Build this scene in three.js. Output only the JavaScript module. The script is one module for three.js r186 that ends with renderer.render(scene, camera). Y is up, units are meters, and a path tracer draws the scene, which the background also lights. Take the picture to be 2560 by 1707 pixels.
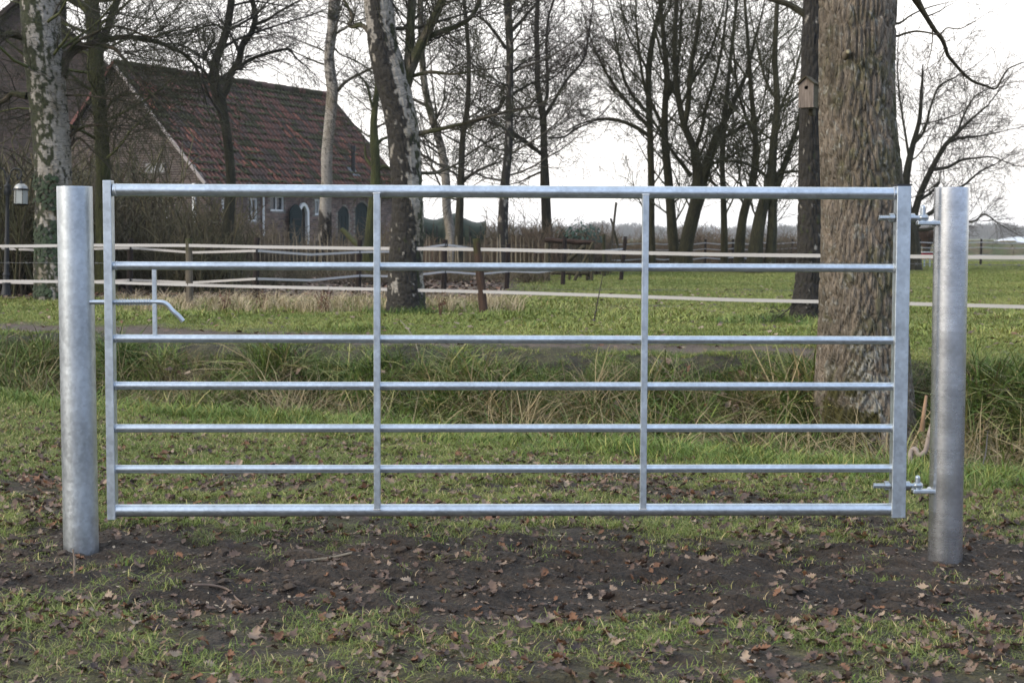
import * as THREE from 'three';
import { ImprovedNoise } from 'three/addons/math/ImprovedNoise.js';
import { mergeGeometries } from 'three/addons/utils/BufferGeometryUtils.js';
import { RoundedBoxGeometry } from 'three/addons/geometries/RoundedBoxGeometry.js';

// ---------------------------------------------------------------- camera, sky, sun, exposure
const scene = new THREE.Scene();
const FOC = 3900, CX = 1280, CY = 853.5, HORIZON = 595, CAMH = 1.1;
const PITCH = Math.atan((CY - HORIZON) / FOC);
const camera = new THREE.PerspectiveCamera(2 * Math.atan(CY / FOC) * 180 / Math.PI, 2560 / 1707, 0.1, 4000);
camera.position.set(0, CAMH, 0);
camera.rotation.x = -PITCH;
camera.focus = 6.5; camera.userData.fStop = 9;
scene.add(camera);

const SUN_DIR = new THREE.Vector3(-0.80, 0.36, 0.48).normalize();
{ // thin bright cloud: creamy white ahead and round the veiled sun on the left, clearing to pale blue overhead and behind
  const W = 256, H = 128, data = new Float32Array(W * H * 4);
  const nz = new ImprovedNoise(), d = new THREE.Vector3(), ss = (a, b, x) => { const t = Math.min(1, Math.max(0, (x - a) / (b - a))); return t * t * (3 - 2 * t); };
  for (let j = 0; j < H; j++) for (let i = 0; i < W; i++) {
    const az = ((i + 0.5) / W - 0.5) * 2 * Math.PI, el = ((j + 0.5) / H - 0.5) * Math.PI;
    d.set(Math.cos(el) * Math.cos(az), Math.sin(el), Math.cos(el) * Math.sin(az));
    const c = d.dot(SUN_DIR), up = Math.max(0, d.y), hi = Math.min(1, up * 1.25), front = ss(-0.45, 0.55, -d.z - 0.35 * d.x);
    const glow = Math.exp(-(1 - c) * 5), t = Math.min(1, front + 0.9 * glow), n = 1 + 0.12 * nz.noise(d.x * 2.2, d.y * 5, d.z * 2.2) + 0.06 * nz.noise(d.x * 6, d.y * 12, d.z * 6 + 3);
    const cream = [1.30 - 0.44 * hi, 1.24 - 0.28 * hi, 1.18 - 0.10 * hi], blue = [0.60, 0.76, 1.06];
    const k = (j * W + i) * 4;
    for (let q = 0; q < 3; q++) data[k + q] = (blue[q] + (cream[q] - blue[q]) * t + 1.1 * glow * [1, 0.9, 0.74][q]) * n; data[k + 3] = 1;
  }
  const sky = new THREE.DataTexture(data, W, H, THREE.RGBAFormat, THREE.FloatType);
  sky.mapping = THREE.EquirectangularReflectionMapping; sky.magFilter = THREE.LinearFilter; sky.minFilter = THREE.LinearFilter;
  sky.needsUpdate = true;
  scene.background = sky; scene.environment = sky;
}
const sun = new THREE.DirectionalLight(new THREE.Color(1, 0.90, 0.76), 1.15);
sun.position.copy(SUN_DIR).multiplyScalar(80).add(new THREE.Vector3(0, 0, -20));
sun.target.position.set(0, 0, -20);
sun.castShadow = true; sun.shadow.radius = 26; sun.shadow.mapSize.set(2048, 2048);
Object.assign(sun.shadow.camera, { left: -50, right: 50, top: 40, bottom: -40, near: 1, far: 260 });
scene.add(sun, sun.target);
const EXPOSURE = 1.3;
scene.fog = new THREE.FogExp2(new THREE.Color(0.86, 0.88, 0.9), 0.00022);

// ---------------------------------------------------------------- helpers
function rngOf(a) { return () => { a |= 0; a = a + 0x6D2B79F5 | 0; let t = Math.imul(a ^ a >>> 15, 1 | a); t = t + Math.imul(t ^ t >>> 7, 61 | t) ^ t; return ((t ^ t >>> 14) >>> 0) / 4294967296; }; }
const V = (x, y, z) => new THREE.Vector3(x, y, z);
const perlin = new ImprovedNoise();
const N = (x, y, z = 0) => perlin.noise(x + 100.37, y + 71.13, z + 33.7);
const fbm = (x, y, z = 0, o = 4) => { let s = 0, a = 0.5, f = 1; for (let i = 0; i < o; i++) { s += a * N(x * f, y * f, z * f + i * 7.1); a *= 0.5; f *= 2.03; } return s; };
const sstep = (a, b, x) => { const t = Math.min(1, Math.max(0, (x - a) / (b - a))); return t * t * (3 - 2 * t); };
const mix = (a, b, t) => a + (b - a) * t;
const mix3 = (a, b, t) => [mix(a[0], b[0], t), mix(a[1], b[1], t), mix(a[2], b[2], t)];
// survey: where a point seen at photo pixel (px, py) stands when it is D metres in front of the camera
const cP = Math.cos(PITCH), sP = Math.sin(PITCH);
function at(px, py, D) {
  const u = (px - CX) / FOC, v = (CY - py) / FOC, t = D / (cP + v * sP);
  return V(u * t, CAMH + (v * cP - sP) * t, -D);
}
const pxm = (w, D) => w * D / FOC;                                   // photo pixels to metres at D
function inView(p, m = 0.12) { const D = -p.z; if (D < 1) return false; const u = Math.abs(p.x / D), w = (p.y - CAMH) / D; return u < 0.33 * (1 + m) && w < 0.153 + 0.33 * m && w > -0.30 - 0.3 * m; }

const taken = new Map();
function numbered(name) { const n = taken.get(name) || 0; taken.set(name, n + 1); return n ? name + '_' + String(n).padStart(3, '0') : name; }
function shadow(o) { o.traverse(m => { if (m.isMesh) { m.castShadow = true; m.receiveShadow = true; } }); }
function thing(name, label, category, p = V(0, 0, 0), turn = 0, group) {
  const o = new THREE.Group(); o.name = numbered(name); o.position.copy(p); o.rotation.y = turn;
  o.userData = { label, category }; if (group) o.userData.group = group; scene.add(o); return o;
}
function tag(o, label, category, group, kind) { if (label) o.userData.label = label; if (category) o.userData.category = category; if (group) o.userData.group = group; if (kind) o.userData.kind = kind; return o; }
function part(name, geo, mat, parent) { const m = new THREE.Mesh(geo, mat); m.name = name; m.castShadow = m.receiveShadow = true; parent.add(m); return m; }
function top(name, geo, mat) { const m = new THREE.Mesh(geo, mat); m.name = numbered(name); m.castShadow = m.receiveShadow = true; scene.add(m); return m; }
function box(w, h, d, x = 0, y = 0, z = 0) { const g = new THREE.BoxGeometry(w, h, d); g.translate(x, y, z); return g; }

class MB { // collects tubes and faces into one indexed geometry
  constructor() { this.p = []; this.n = []; this.t = []; this.c = []; this.i = []; }
  vert(x, y, z, nx, ny, nz, u, v, c) { this.p.push(x, y, z); this.n.push(nx, ny, nz); this.t.push(u, v); this.c.push(c[0], c[1], c[2]); return this.p.length / 3 - 1; }
  // pts: Vector3[], rad: number[]; col: rgb or (angleToCamera, lengthAlong, Vector3, normal) => rgb; disp: (angle, along, pos) => metres
  tube(pts, rad, sides, col, disp, capEnd) {
    const m = pts.length, T = V(), prev = V(), nrm = V(), bin = V(), q = new THREE.Quaternion(), P = V(), dir = V();
    let along = 0, row0 = -1; const seam = sides > 5 ? sides + 1 : sides;
    for (let k = 0; k < m; k++) {
      const a = pts[Math.max(0, k - 1)], b = pts[Math.min(m - 1, k + 1)];
      T.subVectors(b, a).normalize();
      if (k === 0) { nrm.set(0, 0, 1); if (Math.abs(T.z) > 0.9) nrm.set(1, 0, 0); nrm.addScaledVector(T, -nrm.dot(T)).normalize(); }
      else { q.setFromUnitVectors(prev, T); nrm.applyQuaternion(q); nrm.addScaledVector(T, -nrm.dot(T)).normalize(); along += pts[k].distanceTo(pts[k - 1]); }
      prev.copy(T); bin.crossVectors(T, nrm);
      const base = this.p.length / 3;
      for (let s = 0; s < seam; s++) {
        const ang = s / sides * 2 * Math.PI; dir.set(0, 0, 0).addScaledVector(nrm, Math.cos(ang)).addScaledVector(bin, Math.sin(ang));
        let r = rad[k]; P.copy(pts[k]).addScaledVector(dir, r);
        if (disp) { const d = disp(ang, along, P, r); P.addScaledVector(dir, d); }
        const c = typeof col === 'function' ? col(ang, along, P, dir) : col;
        this.vert(P.x, P.y, P.z, dir.x, dir.y, dir.z, s / sides * 2 * Math.PI * rad[0], along, c);
      }
      if (row0 >= 0) for (let s = 0; s < sides; s++) { const s1 = seam > sides ? s + 1 : (s + 1) % sides; this.i.push(row0 + s, row0 + s1, base + s, row0 + s1, base + s1, base + s); }
      row0 = base;
    }
    if (capEnd) { const k = m - 1, ce = typeof capEnd === 'object' ? capEnd : (typeof col === 'function' ? [0.2, 0.17, 0.13] : col); const c0 = this.vert(pts[k].x, pts[k].y, pts[k].z, prev.x, prev.y, prev.z, 0, 0, ce);
      for (let s = 0; s < sides; s++) this.i.push(row0 + s, row0 + (seam > sides ? s + 1 : (s + 1) % sides), c0); }
  }
  tri(a, b, c, col) { const n = V().crossVectors(V().subVectors(b, a), V().subVectors(c, a)).normalize(); const k = [a, b, c].map(p => this.vert(p.x, p.y, p.z, n.x, n.y, n.z, p.x, p.y, col)); this.i.push(...k); }
  quad(a, b, c, d, col) { const n = V().crossVectors(V().subVectors(b, a), V().subVectors(c, a)).normalize(); const k = [a, b, c, d].map(p => this.vert(p.x, p.y, p.z, n.x, n.y, n.z, p.x, p.y, col)); this.i.push(k[0], k[1], k[2], k[0], k[2], k[3]); }
  geo(recompute) {
    const g = new THREE.BufferGeometry();
    g.setAttribute('position', new THREE.Float32BufferAttribute(this.p, 3)); g.setAttribute('normal', new THREE.Float32BufferAttribute(this.n, 3));
    g.setAttribute('uv', new THREE.Float32BufferAttribute(this.t, 2)); g.setAttribute('color', new THREE.Float32BufferAttribute(this.c, 3));
    g.setIndex(this.p.length / 3 > 65535 ? new THREE.Uint32BufferAttribute(this.i, 1) : new THREE.Uint16BufferAttribute(this.i, 1));
    if (recompute) g.computeVertexNormals();
    return g;
  }
}
const lerpPath = (pts, n) => { const c = new THREE.CatmullRomCurve3(pts, false, 'centripetal'); return c.getPoints(n); };
function sampleRad(rad, n) { const o = []; for (let i = 0; i <= n; i++) { const f = i / n * (rad.length - 1), k = Math.min(rad.length - 2, Math.floor(f)); o.push(mix(rad[k], rad[k + 1], f - k)); } return o; }
const hash = (x, y, s) => { let h = Math.imul(x | 0, 374761393) ^ Math.imul(y | 0, 668265263) ^ Math.imul(s | 0, 2147483647 ^ 0x5bd1e995); h = Math.imul(h ^ h >>> 13, 1274126177); return ((h ^ h >>> 16) >>> 0) / 4294967296; };
// tileable value noise on a grid of period P
function vnoise(x, y, P, s) { const xi = Math.floor(x), yi = Math.floor(y), fx = x - xi, fy = y - yi, w = a => ((a % P) + P) % P; const a = fx * fx * (3 - 2 * fx), b = fy * fy * (3 - 2 * fy);
  return mix(mix(hash(w(xi), w(yi), s), hash(w(xi + 1), w(yi), s), a), mix(hash(w(xi), w(yi + 1), s), hash(w(xi + 1), w(yi + 1), s), a), b); }
const vfbm = (x, y, P, s, o = 4) => { let r = 0, a = 0.5; for (let i = 0; i < o; i++) { r += a * vnoise(x, y, P, s + i * 17); x *= 2; y *= 2; P *= 2; a *= 0.5; } return r / (1 - Math.pow(0.5, o)); };
function cells(x, y, PX, PY, s) { const xi = Math.floor(x), yi = Math.floor(y); let f1 = 9, f2 = 9, id = 0; for (let j = -1; j < 2; j++) for (let i = -1; i < 2; i++) { const cx = xi + i, cy = yi + j, wx = ((cx % PX) + PX) % PX, wy = ((cy % PY) + PY) % PY; const dx = cx + hash(wx, wy, s) - x, dy = cy + hash(wx, wy, s + 5) - y, d = Math.hypot(dx, dy); if (d < f1) { f2 = f1; f1 = d; id = hash(wx, wy, s + 9); } else if (d < f2) f2 = d; } return [f1, f2, id]; }
// fn(u, v) => [r, g, b] in 0..1 (sRGB when colour) ; metres covered by one repeat -> uv in metres
function tex(n, mU, mV, fn, colour) {
  const d = new Uint8Array(n * n * 4);
  for (let j = 0; j < n; j++) for (let i = 0; i < n; i++) { const c = fn((i + 0.5) / n, (j + 0.5) / n), k = (j * n + i) * 4; for (let q = 0; q < 3; q++) d[k + q] = Math.max(0, Math.min(255, c[q] * 255)); d[k + 3] = 255; }
  const t = new THREE.DataTexture(d, n, n, THREE.RGBAFormat); t.wrapS = t.wrapT = THREE.RepeatWrapping; t.magFilter = THREE.LinearFilter; t.minFilter = THREE.LinearMipmapLinearFilter; t.generateMipmaps = true;
  t.repeat.set(1 / mU, 1 / mV); if (colour) t.colorSpace = THREE.SRGBColorSpace; t.needsUpdate = true; return t;
}
const g1 = v => [v, v, v];
const lin = (r, g, b) => new THREE.Color().setRGB(r, g, b);
const MAT = (o) => new THREE.MeshStandardMaterial(Object.assign({ roughness: 0.9, metalness: 0 }, o));

// ---------------------------------------------------------------- materials
const galvMap = tex(512, 0.4, 0.4, (u, v) => { const [f1, f2, id] = cells(u * 46, v * 46, 46, 46, 3), big = vfbm(u * 5, v * 5, 5, 21), mid = vfbm(u * 18, v * 18, 18, 31); const k = 0.80 + 0.05 * (id - 0.5) + 0.16 * (big - 0.5) + 0.10 * (mid - 0.5); return [k * 0.985, k * 0.995, k * 1.0]; }, true);
const galvRough = tex(512, 0.4, 0.4, (u, v) => { const [, , id] = cells(u * 46, v * 46, 46, 46, 3), big = vfbm(u * 6, v * 6, 6, 41); return g1(0.37 + 0.08 * (id - 0.5) + 0.16 * (big - 0.5)); });
const galvBump = tex(512, 0.4, 0.4, (u, v) => { const [, , id] = cells(u * 30, v * 30, 30, 30, 8); return g1(0.5 * vfbm(u * 26, v * 26, 26, 51) + 0.2 * id + 0.3 * vfbm(u * 7, v * 7, 7, 52)); });
const M = {};
M.galv = MAT({ color: lin(0.88, 0.94, 1.0), map: galvMap, roughnessMap: galvRough, roughness: 1, metalness: 0.88, bumpMap: galvBump, bumpScale: 0.0003 });
const postMap = tex(512, 0.5, 0.5, (u, v) => { const ring = vfbm(u * 3, v * 120, 3 * 40, 61), big = vfbm(u * 6, v * 6, 6, 62), sp = vfbm(u * 40, v * 40, 40, 64); let k = 0.80 + 0.05 * (ring - 0.5) + 0.22 * (big - 0.5) + 0.10 * (sp - 0.5); return [k, k * 1.0, k * 1.005]; }, true);
const postRough = tex(512, 0.5, 0.5, (u, v) => { const ring = vfbm(u * 4, v * 160, 160, 71), big = vfbm(u * 7, v * 7, 7, 72); return g1(0.42 + 0.07 * (ring - 0.5) + 0.2 * (big - 0.5)); });
M.postShiny = MAT({ color: lin(0.95, 0.97, 1.0), map: postMap, roughnessMap: postRough, roughness: 0.62, metalness: 0.92, bumpMap: galvBump, bumpScale: 0.00014 });
M.postMatte = MAT({ color: lin(0.92, 0.96, 1.0), map: galvMap, roughnessMap: galvRough, roughness: 1.0, metalness: 0.85, bumpMap: galvBump, bumpScale: 0.0003 });
M.weld = MAT({ color: lin(0.66, 0.68, 0.70), roughness: 0.5, metalness: 0.6, bumpMap: galvBump, bumpScale: 0.002 });
M.zinc = MAT({ color: lin(0.74, 0.78, 0.80), roughness: 0.32, metalness: 0.85, map: galvMap });
M.rubber = MAT({ color: lin(0.018, 0.018, 0.02), roughness: 0.6 });
M.darkIron = MAT({ color: lin(0.03, 0.032, 0.034), roughness: 0.55, metalness: 0.3 });
M.lampGlass = new THREE.MeshPhysicalMaterial({ color: lin(0.78, 0.8, 0.78), roughness: 0.35, transmission: 0.6, thickness: 0 });
M.wire = MAT({ color: lin(0.16, 0.16, 0.16), roughness: 0.5, metalness: 0.7 });

const ridges = (u, v) => { const w = vfbm(u * 6, v * 6, 6, 81) - 0.5; const [f1, f2, id] = cells(u * 18 + w * 1.6, v * 9 + (vfbm(u * 8, v * 8, 8, 82) - 0.5) * 1.2, 18, 9, 83); return [sstep(0.02, 0.30, f2 - f1), id]; };
const barkBump = tex(1024, 0.5, 1.0, (u, v) => { const [r] = ridges(u, v); return g1(0.62 * r + 0.38 * vfbm(u * 40, v * 60, 200, 84) ); });
const barkMap = tex(1024, 0.5, 1.0, (u, v) => { const [, id] = ridges(u, v), a = vfbm(u * 9, v * 9, 9, 85), b = vfbm(u * 50, v * 70, 350, 86); const k = 0.80 + 0.18 * (id - 0.5) + 0.22 * (a - 0.5) + 0.34 * (b - 0.5); return [k, k * 0.99, k * 0.97]; }, true);
M.oakBark = MAT({ vertexColors: true, map: barkMap, bumpMap: barkBump, bumpScale: 0.010, roughness: 0.95 });
M.bark = MAT({ vertexColors: true, map: barkMap, bumpMap: barkBump, bumpScale: 0.012, roughness: 0.95 });
M.twig = MAT({ vertexColors: true, roughness: 0.9 });
const birchMap = tex(1024, 0.6, 0.6, (u, v) => { const len = vfbm(u * 8, v * 70, 560, 91), d = sstep(0.62, 0.70, len), l2 = sstep(0.70, 0.78, vfbm(u * 3, v * 22, 66, 93)), p = vfbm(u * 10, v * 14, 140, 92); let k = 0.86 + 0.2 * (p - 0.5); k *= 1 - 0.22 * d; k *= 1 - 0.5 * l2; return [k, k * 0.985, k * 0.96]; }, true);
M.birchBark = MAT({ vertexColors: true, map: birchMap, roughness: 0.8, bumpMap: barkBump, bumpScale: 0.004 });
const woodMap = tex(512, 0.12, 0.6, (u, v) => { const w = vfbm(u * 3, v * 3, 3, 101) * 2, g = vfbm(u * 30 + w, v * 3, 90, 102), s = vfbm(u * 6, v * 6, 6, 103); const k = 0.72 + 0.5 * (g - 0.5) + 0.3 * (s - 0.5); return [k, k * 0.98, k * 0.95]; }, true);
M.postWood = MAT({ vertexColors: true, map: woodMap, bumpMap: woodMap, bumpScale: 0.006, roughness: 0.95 });
M.tape = MAT({ color: lin(0.46, 0.435, 0.415), roughness: 0.7 });
M.black = MAT({ color: lin(0.015, 0.015, 0.016), roughness: 0.5 });
M.grass = MAT({ vertexColors: true, roughness: 0.75 });
M.leaf = MAT({ vertexColors: true, roughness: 0.75, side: THREE.DoubleSide });
M.ground = MAT({ vertexColors: true, roughness: 0.95,
  map: tex(1024, 0.9, 0.9, (u, v) => { const a = vfbm(u * 12, v * 12, 12, 111), b = vfbm(u * 90, v * 90, 90, 112, 3), c = hash(u * 1024, v * 1024, 7); const k = 0.80 + 0.25 * (a - 0.5) + 0.5 * (b - 0.5) + 0.12 * (c - 0.5); return [k * 1.01, k, k * 0.98]; }, true),
  bumpMap: tex(1024, 0.9, 0.9, (u, v) => g1(0.5 * vfbm(u * 24, v * 24, 24, 121) + 0.5 * vfbm(u * 90, v * 90, 90, 122, 3))), bumpScale: 0.022 });

// ---------------------------------------------------------------- ground
const FIELD = 0.15;
const ditchS = (x, D) => (D + 0.476 * x - 8.4) / 1.1075 + 0.22 * N(x * 0.7, D * 0.5, 4) + 0.10 * N(x * 2.1, D * 1.5, 9);
function mudMask(x, D) {
  const n = fbm(x * 0.9, D * 1.6, 2) * 1.3, n2 = fbm(x * 3.1, D * 4, 5);
  let m = sstep(4.25, 4.75, D + n * 0.7) * (1 - sstep(5.45, 5.85, D + n * 0.5 - 0.25 * sstep(0.9, 1.6, x)));
  m *= mix(0.62, 1, sstep(-1.7, -0.4, x));
  const q = Math.max(sstep(0.13, 0.26, fbm(x * 1.3, D * 2.2, 8)) * 0.9, sstep(0.10, 0.2, fbm(x * 2.2, D * 3.5, 31)) * sstep(0.7, 1.5, x) * (1 - sstep(6.7, 7.1, D)) * sstep(5.3, 5.8, D));
  m = Math.max(m * (0.72 + 0.8 * sstep(-0.25, 0.2, n2 + 0.12)), q * (D < 9 ? 1 : 0));
  return Math.min(1, Math.max(0, m));
}
function pathMask(s, x, D) { const w = 0.25 * N(x * 0.9, D * 0.6, 14); return sstep(4.4 + w * 0.6, 4.6 + w * 0.6, s) * (1 - sstep(5.85 + w, 6.15 + w, s)) * (x < 3 ? 1 : 0); }
function groundY(x, D) {
  const s = ditchS(x, D);
  let y = -0.02 * Math.max(-6, Math.min(6, x)) * (1 - sstep(0, 3, s));
  y += -0.62 * sstep(0.05, 1.1, s) + (0.62 + FIELD) * sstep(3.0, 4.55, s);
  if (D < 60) {
    const near = D < 9.5 && s < 0.3;
    if (near) { const mud = mudMask(x, D); y += 0.016 * fbm(x * 5, D * 5, 1) + mud * (0.055 * fbm(x * 6, D * 8, 3, 5) - 0.010) + (0.010 + 0.016 * mud) * fbm(x * 16, D * 18, 6, 4); }
    else if (s < 4.9) y += 0.10 * fbm(x * 1.8, D * 1.8, 11) * sstep(0.2, 1, s);
    else y += 0.05 * fbm(x * 0.5, D * 0.5, 12) + 0.02 * fbm(x * 2.5, D * 2.5, 13) - 0.035 * pathMask(s, x, D);
  }
  return y;
}
const onGround = (x, D, lift = 0) => V(x, groundY(x, D) + lift, -D);
function groundCol(x, D) {
  const s = ditchS(x, D), n = fbm(x * 1.7, D * 1.7, 17), n2 = fbm(x * 6, D * 6, 19);
  const mudC = mix3([0.032, 0.022, 0.0145], [0.068, 0.047, 0.031], 0.5 + n + n2 * 1.5), thatch = mix3([0.072, 0.062, 0.026], [0.125, 0.110, 0.042], 0.5 + n + n2), grassC = mix3([0.125, 0.150, 0.036], [0.190, 0.205, 0.062], 0.5 + n + n2 * 0.6);
  if (s < 0.35) { const m = mudMask(x, D); return mix3(mix3(thatch, [0.056, 0.042, 0.029], sstep(-0.15, 0.15, n2)), mudC, sstep(0.25, 0.6, m + 0.25 * n2)); }
  if (s < 4.7) return mix3([0.036, 0.030, 0.019], [0.085, 0.078, 0.036], sstep(-0.2, 0.25, n + n2));
  let c = mix3(grassC, thatch, sstep(0.05, 0.35, n + 0.3 * n2) * 0.8);
  c = mix3(c, [0.15, 0.112, 0.088], sstep(0.35, 0.65, pathMask(s, x, D) + 0.2 * n2));
  // leaf mould under the trees behind the tape fence on the left
  const lit = sstep(23.2, 24.6, D + n * 1.5) * (1 - sstep(-0.6, 1.4, x - (D - 24) * 0.02 + n * 1.5)) * (1 - sstep(46, 50, D));
  c = mix3(c, mix3([0.075, 0.050, 0.036], [0.12, 0.085, 0.062], 0.5 + n2 * 1.4), lit);
  // churned strips in the paddock
  const ch = sstep(0.12, 0.2, fbm(x * 0.45, D * 1.1, 23)) * sstep(20.5, 21.5, D) * (1 - sstep(26, 40, D)) * 0.9; c = mix3(c, [0.04, 0.032, 0.025], ch * sstep(-0.2, 0.1, n2));
  return c;
}
{
  const xs = [], ds = []; let a = 0, st = 0.026; while (a < 1800) { xs.push(a); if (a > 2.3) st *= 1.055; a += st; }
  const X = [...xs.slice(1).reverse().map(v => -v), ...xs];
  let d = 3.2; st = 0.024; while (d < 2200) { ds.push(d); if (d > 6.5) st *= d < 22 ? 1.009 : 1.06; d += st; }
  d = 3.2; st = 0.03; const back = []; while (d > -1500) { st *= 1.2; d -= st; back.push(d); }
  const DD = [...back.reverse(), ...ds], nx = X.length, nd = DD.length;
  const p = new Float32Array(nx * nd * 3), c = new Float32Array(nx * nd * 3), uv = new Float32Array(nx * nd * 2), idx = new Uint32Array((nx - 1) * (nd - 1) * 6);
  for (let j = 0; j < nd; j++) for (let i = 0; i < nx; i++) { const k = j * nx + i, y = groundY(X[i], DD[j]), q = groundCol(X[i], DD[j]); p.set([X[i], y, -DD[j]], k * 3); c.set(q, k * 3); uv.set([X[i], DD[j]], k * 2); }
  let o = 0; for (let j = 0; j < nd - 1; j++) for (let i = 0; i < nx - 1; i++) { const k = j * nx + i; idx.set([k, k + 1, k + nx, k + 1, k + nx + 1, k + nx], o); o += 6; }
  const g = new THREE.BufferGeometry(); g.setAttribute('position', new THREE.BufferAttribute(p, 3)); g.setAttribute('color', new THREE.BufferAttribute(c, 3)); g.setAttribute('uv', new THREE.BufferAttribute(uv, 2)); g.setIndex(new THREE.BufferAttribute(idx, 1)); g.computeVertexNormals();
  const m = top('ground', g, M.ground); m.userData.kind = 'structure';
  console.log('ground tris', idx.length / 3);
}

// ---------------------------------------------------------------- field gate
const gateD = px => mix(5.35, 5.44, (px - 270) / (2250 - 270));
const G = (px, py, dz = 0) => at(px, py, gateD(px) - dz);
function rod(a, b, r, sides = 20, n = 1) { const mb = new MB(); const pts = []; for (let i = 0; i <= n; i++) pts.push(a.clone().lerp(b, i / n)); mb.tube(pts, pts.map(() => r), sides, [1, 1, 1], null, true); return mb.geo(); }
function bar(a, b, w, d, bev = 0.002) { // square tube from a to b (near vertical): w across, d deep
  const L = a.distanceTo(b), g = new RoundedBoxGeometry(w, L, d, 2, bev), m = new THREE.Matrix4(), y = V().subVectors(b, a).normalize(), z = V(0, 0, 1).addScaledVector(y, -y.z).normalize(), x = V().crossVectors(y, z); m.makeBasis(x, y, z).setPosition(a.clone().add(b).multiplyScalar(0.5)); const P = g.attributes.position, UV = g.attributes.uv; for (let i = 0; i < P.count; i++) UV.setXY(i, P.getX(i) + P.getZ(i) * 1.01, P.getY(i)); g.applyMatrix4(m); return g;
}
{
  const gate = thing('field_gate', 'galvanised steel seven-bar field gate hung between two round steel posts', 'gate');
  const rails = [[475, 483.6, 0.0215], [664, 670.5, 0.0142], [846, 850.5, 0.0142], [964, 966, 0.0142], [1070.5, 1070, 0.0142], [1172.5, 1170.5, 0.0142], [1276, 1273, 0.0213]];
  const rim = new MB();
  for (const [yl, yr, r] of rails) {
    part('rail', rod(G(282, yl), G(2241, yr), r, 28, 24), M.galv, gate);
    for (const [px, py, s] of [[291, yl, 1], [2234, yr, -1]]) { const c = G(px, py), tg = new THREE.TorusGeometry(r, 0.0018, 6, 20); tg.rotateY(Math.PI / 2); tg.translate(c.x - s * 0.0005, c.y, c.z); part('weld_bead', tg, M.weld, gate); }
  }
  part('stile', bar(G(269.5, 451), G(281, 1297), 0.0285, 0.046), M.galv, gate);
  const rs = part('stile', bar(G(2258, 465), G(2243.4, 1292.5), 0.0495, 0.05, 0.003), M.galv, gate); tag(rs, 'wide square hinge stile');
  part('end_cap', box(0.051, 0.006, 0.052).translate(...G(2258, 463.5).add(V(0, 0.0015, 0)).toArray()), M.rubber, gate);
  // slot in the stile's inner face
  { const c = G(2234.6, 582); const g = new THREE.CylinderGeometry(0.005, 0.005, 0.002, 14); g.rotateZ(Math.PI / 2); g.scale(1, 1.8, 1); g.translate(c.x - 0.0005, c.y, c.z - 0.012); part('bolt_hole', g, M.black, gate); }
  for (const [xt, yt, xb, yb] of [[942, 483, 943, 1272], [1614.5, 486.5, 1607.5, 1270.5]]) {
    const a = G(xt, yt, 0.0125), b = G(xb, yb, 0.0125); const u = part('upright', bar(a, b, 0.0222, 0.029, 0.002), M.galv, gate);
    for (const e of [a, b]) part('weld_bead', new RoundedBoxGeometry(0.027, 0.005, 0.010, 2, 0.002).translate(e.x, e.y, e.z + 0.010), M.weld, gate);
  }
  part('latch_bar', bar(G(384.5, 669), G(386.5, 838), 0.0145, 0.012, 0.0015), M.galv, gate);
  { const mb = new MB(); const pts = lerpPath([G(222, 755), G(300, 755), G(395, 755), G(408, 756.5), G(418, 762), G(430, 776), G(446, 790).lerp(G(446, 782), 0), G(457, 803)], 60); mb.tube(pts, pts.map(() => 0.0082), 18, [1, 1, 1], null, true); const b = part('latch_bolt', mb.geo(), M.galv, gate);
    const sp = new MB(), q = [], A = G(291, 755), B = G(379, 755); for (let i = 0; i <= 13 * 14; i++) { const t = i / (13 * 14), a = t * 13 * 2 * Math.PI, c = A.clone().lerp(B, t); q.push(V(c.x, c.y + Math.cos(a) * 0.0107, c.z + Math.sin(a) * 0.0107)); } sp.tube(q, q.map(() => 0.0016), 6, [1, 1, 1]); part('spring', sp.geo(), M.zinc, b); }
  for (const [y, x0, x1] of [[544.6, 2198.6, 2300], [1214, 2184.6, 2286]]) { // threaded hinge bolts
    const c = G(x0, y), e = G(x1, y); const hb = part('hinge_bolt', rod(c, e, 0.0086, 18, 40), M.zinc, gate);
    const th = new MB(), q = []; for (let i = 0; i <= 22 * 8; i++) { const t = i / (22 * 8), a = t * 22 * 2 * Math.PI, p = c.clone().lerp(e, t * 0.3); q.push(V(p.x, p.y + Math.cos(a) * 0.0085, p.z + Math.sin(a) * 0.0085)); } th.tube(q, q.map(() => 0.0008), 4, [1, 1, 1]); part('thread', th.geo(), M.zinc, hb);
    for (const nx of y < 800 ? [2230.5, 2281.5] : [2217.5, 2269]) { const n = new THREE.CylinderGeometry(0.0165, 0.0165, 0.017, 6); n.rotateZ(Math.PI / 2); n.rotateX(0.3); const p = G(nx, y); n.translate(p.x, p.y, p.z); part('nut', n, M.zinc, hb); }
    const ex = y < 800 ? 2310 : 2296, p = G(ex, y - 0.5); const eye = new THREE.CapsuleGeometry(0.0125, 0.012, 6, 16); eye.rotateZ(Math.PI / 2); eye.translate(p.x, p.y, p.z); part('hinge_eye', eye, M.zinc, hb);
  }
}
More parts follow.
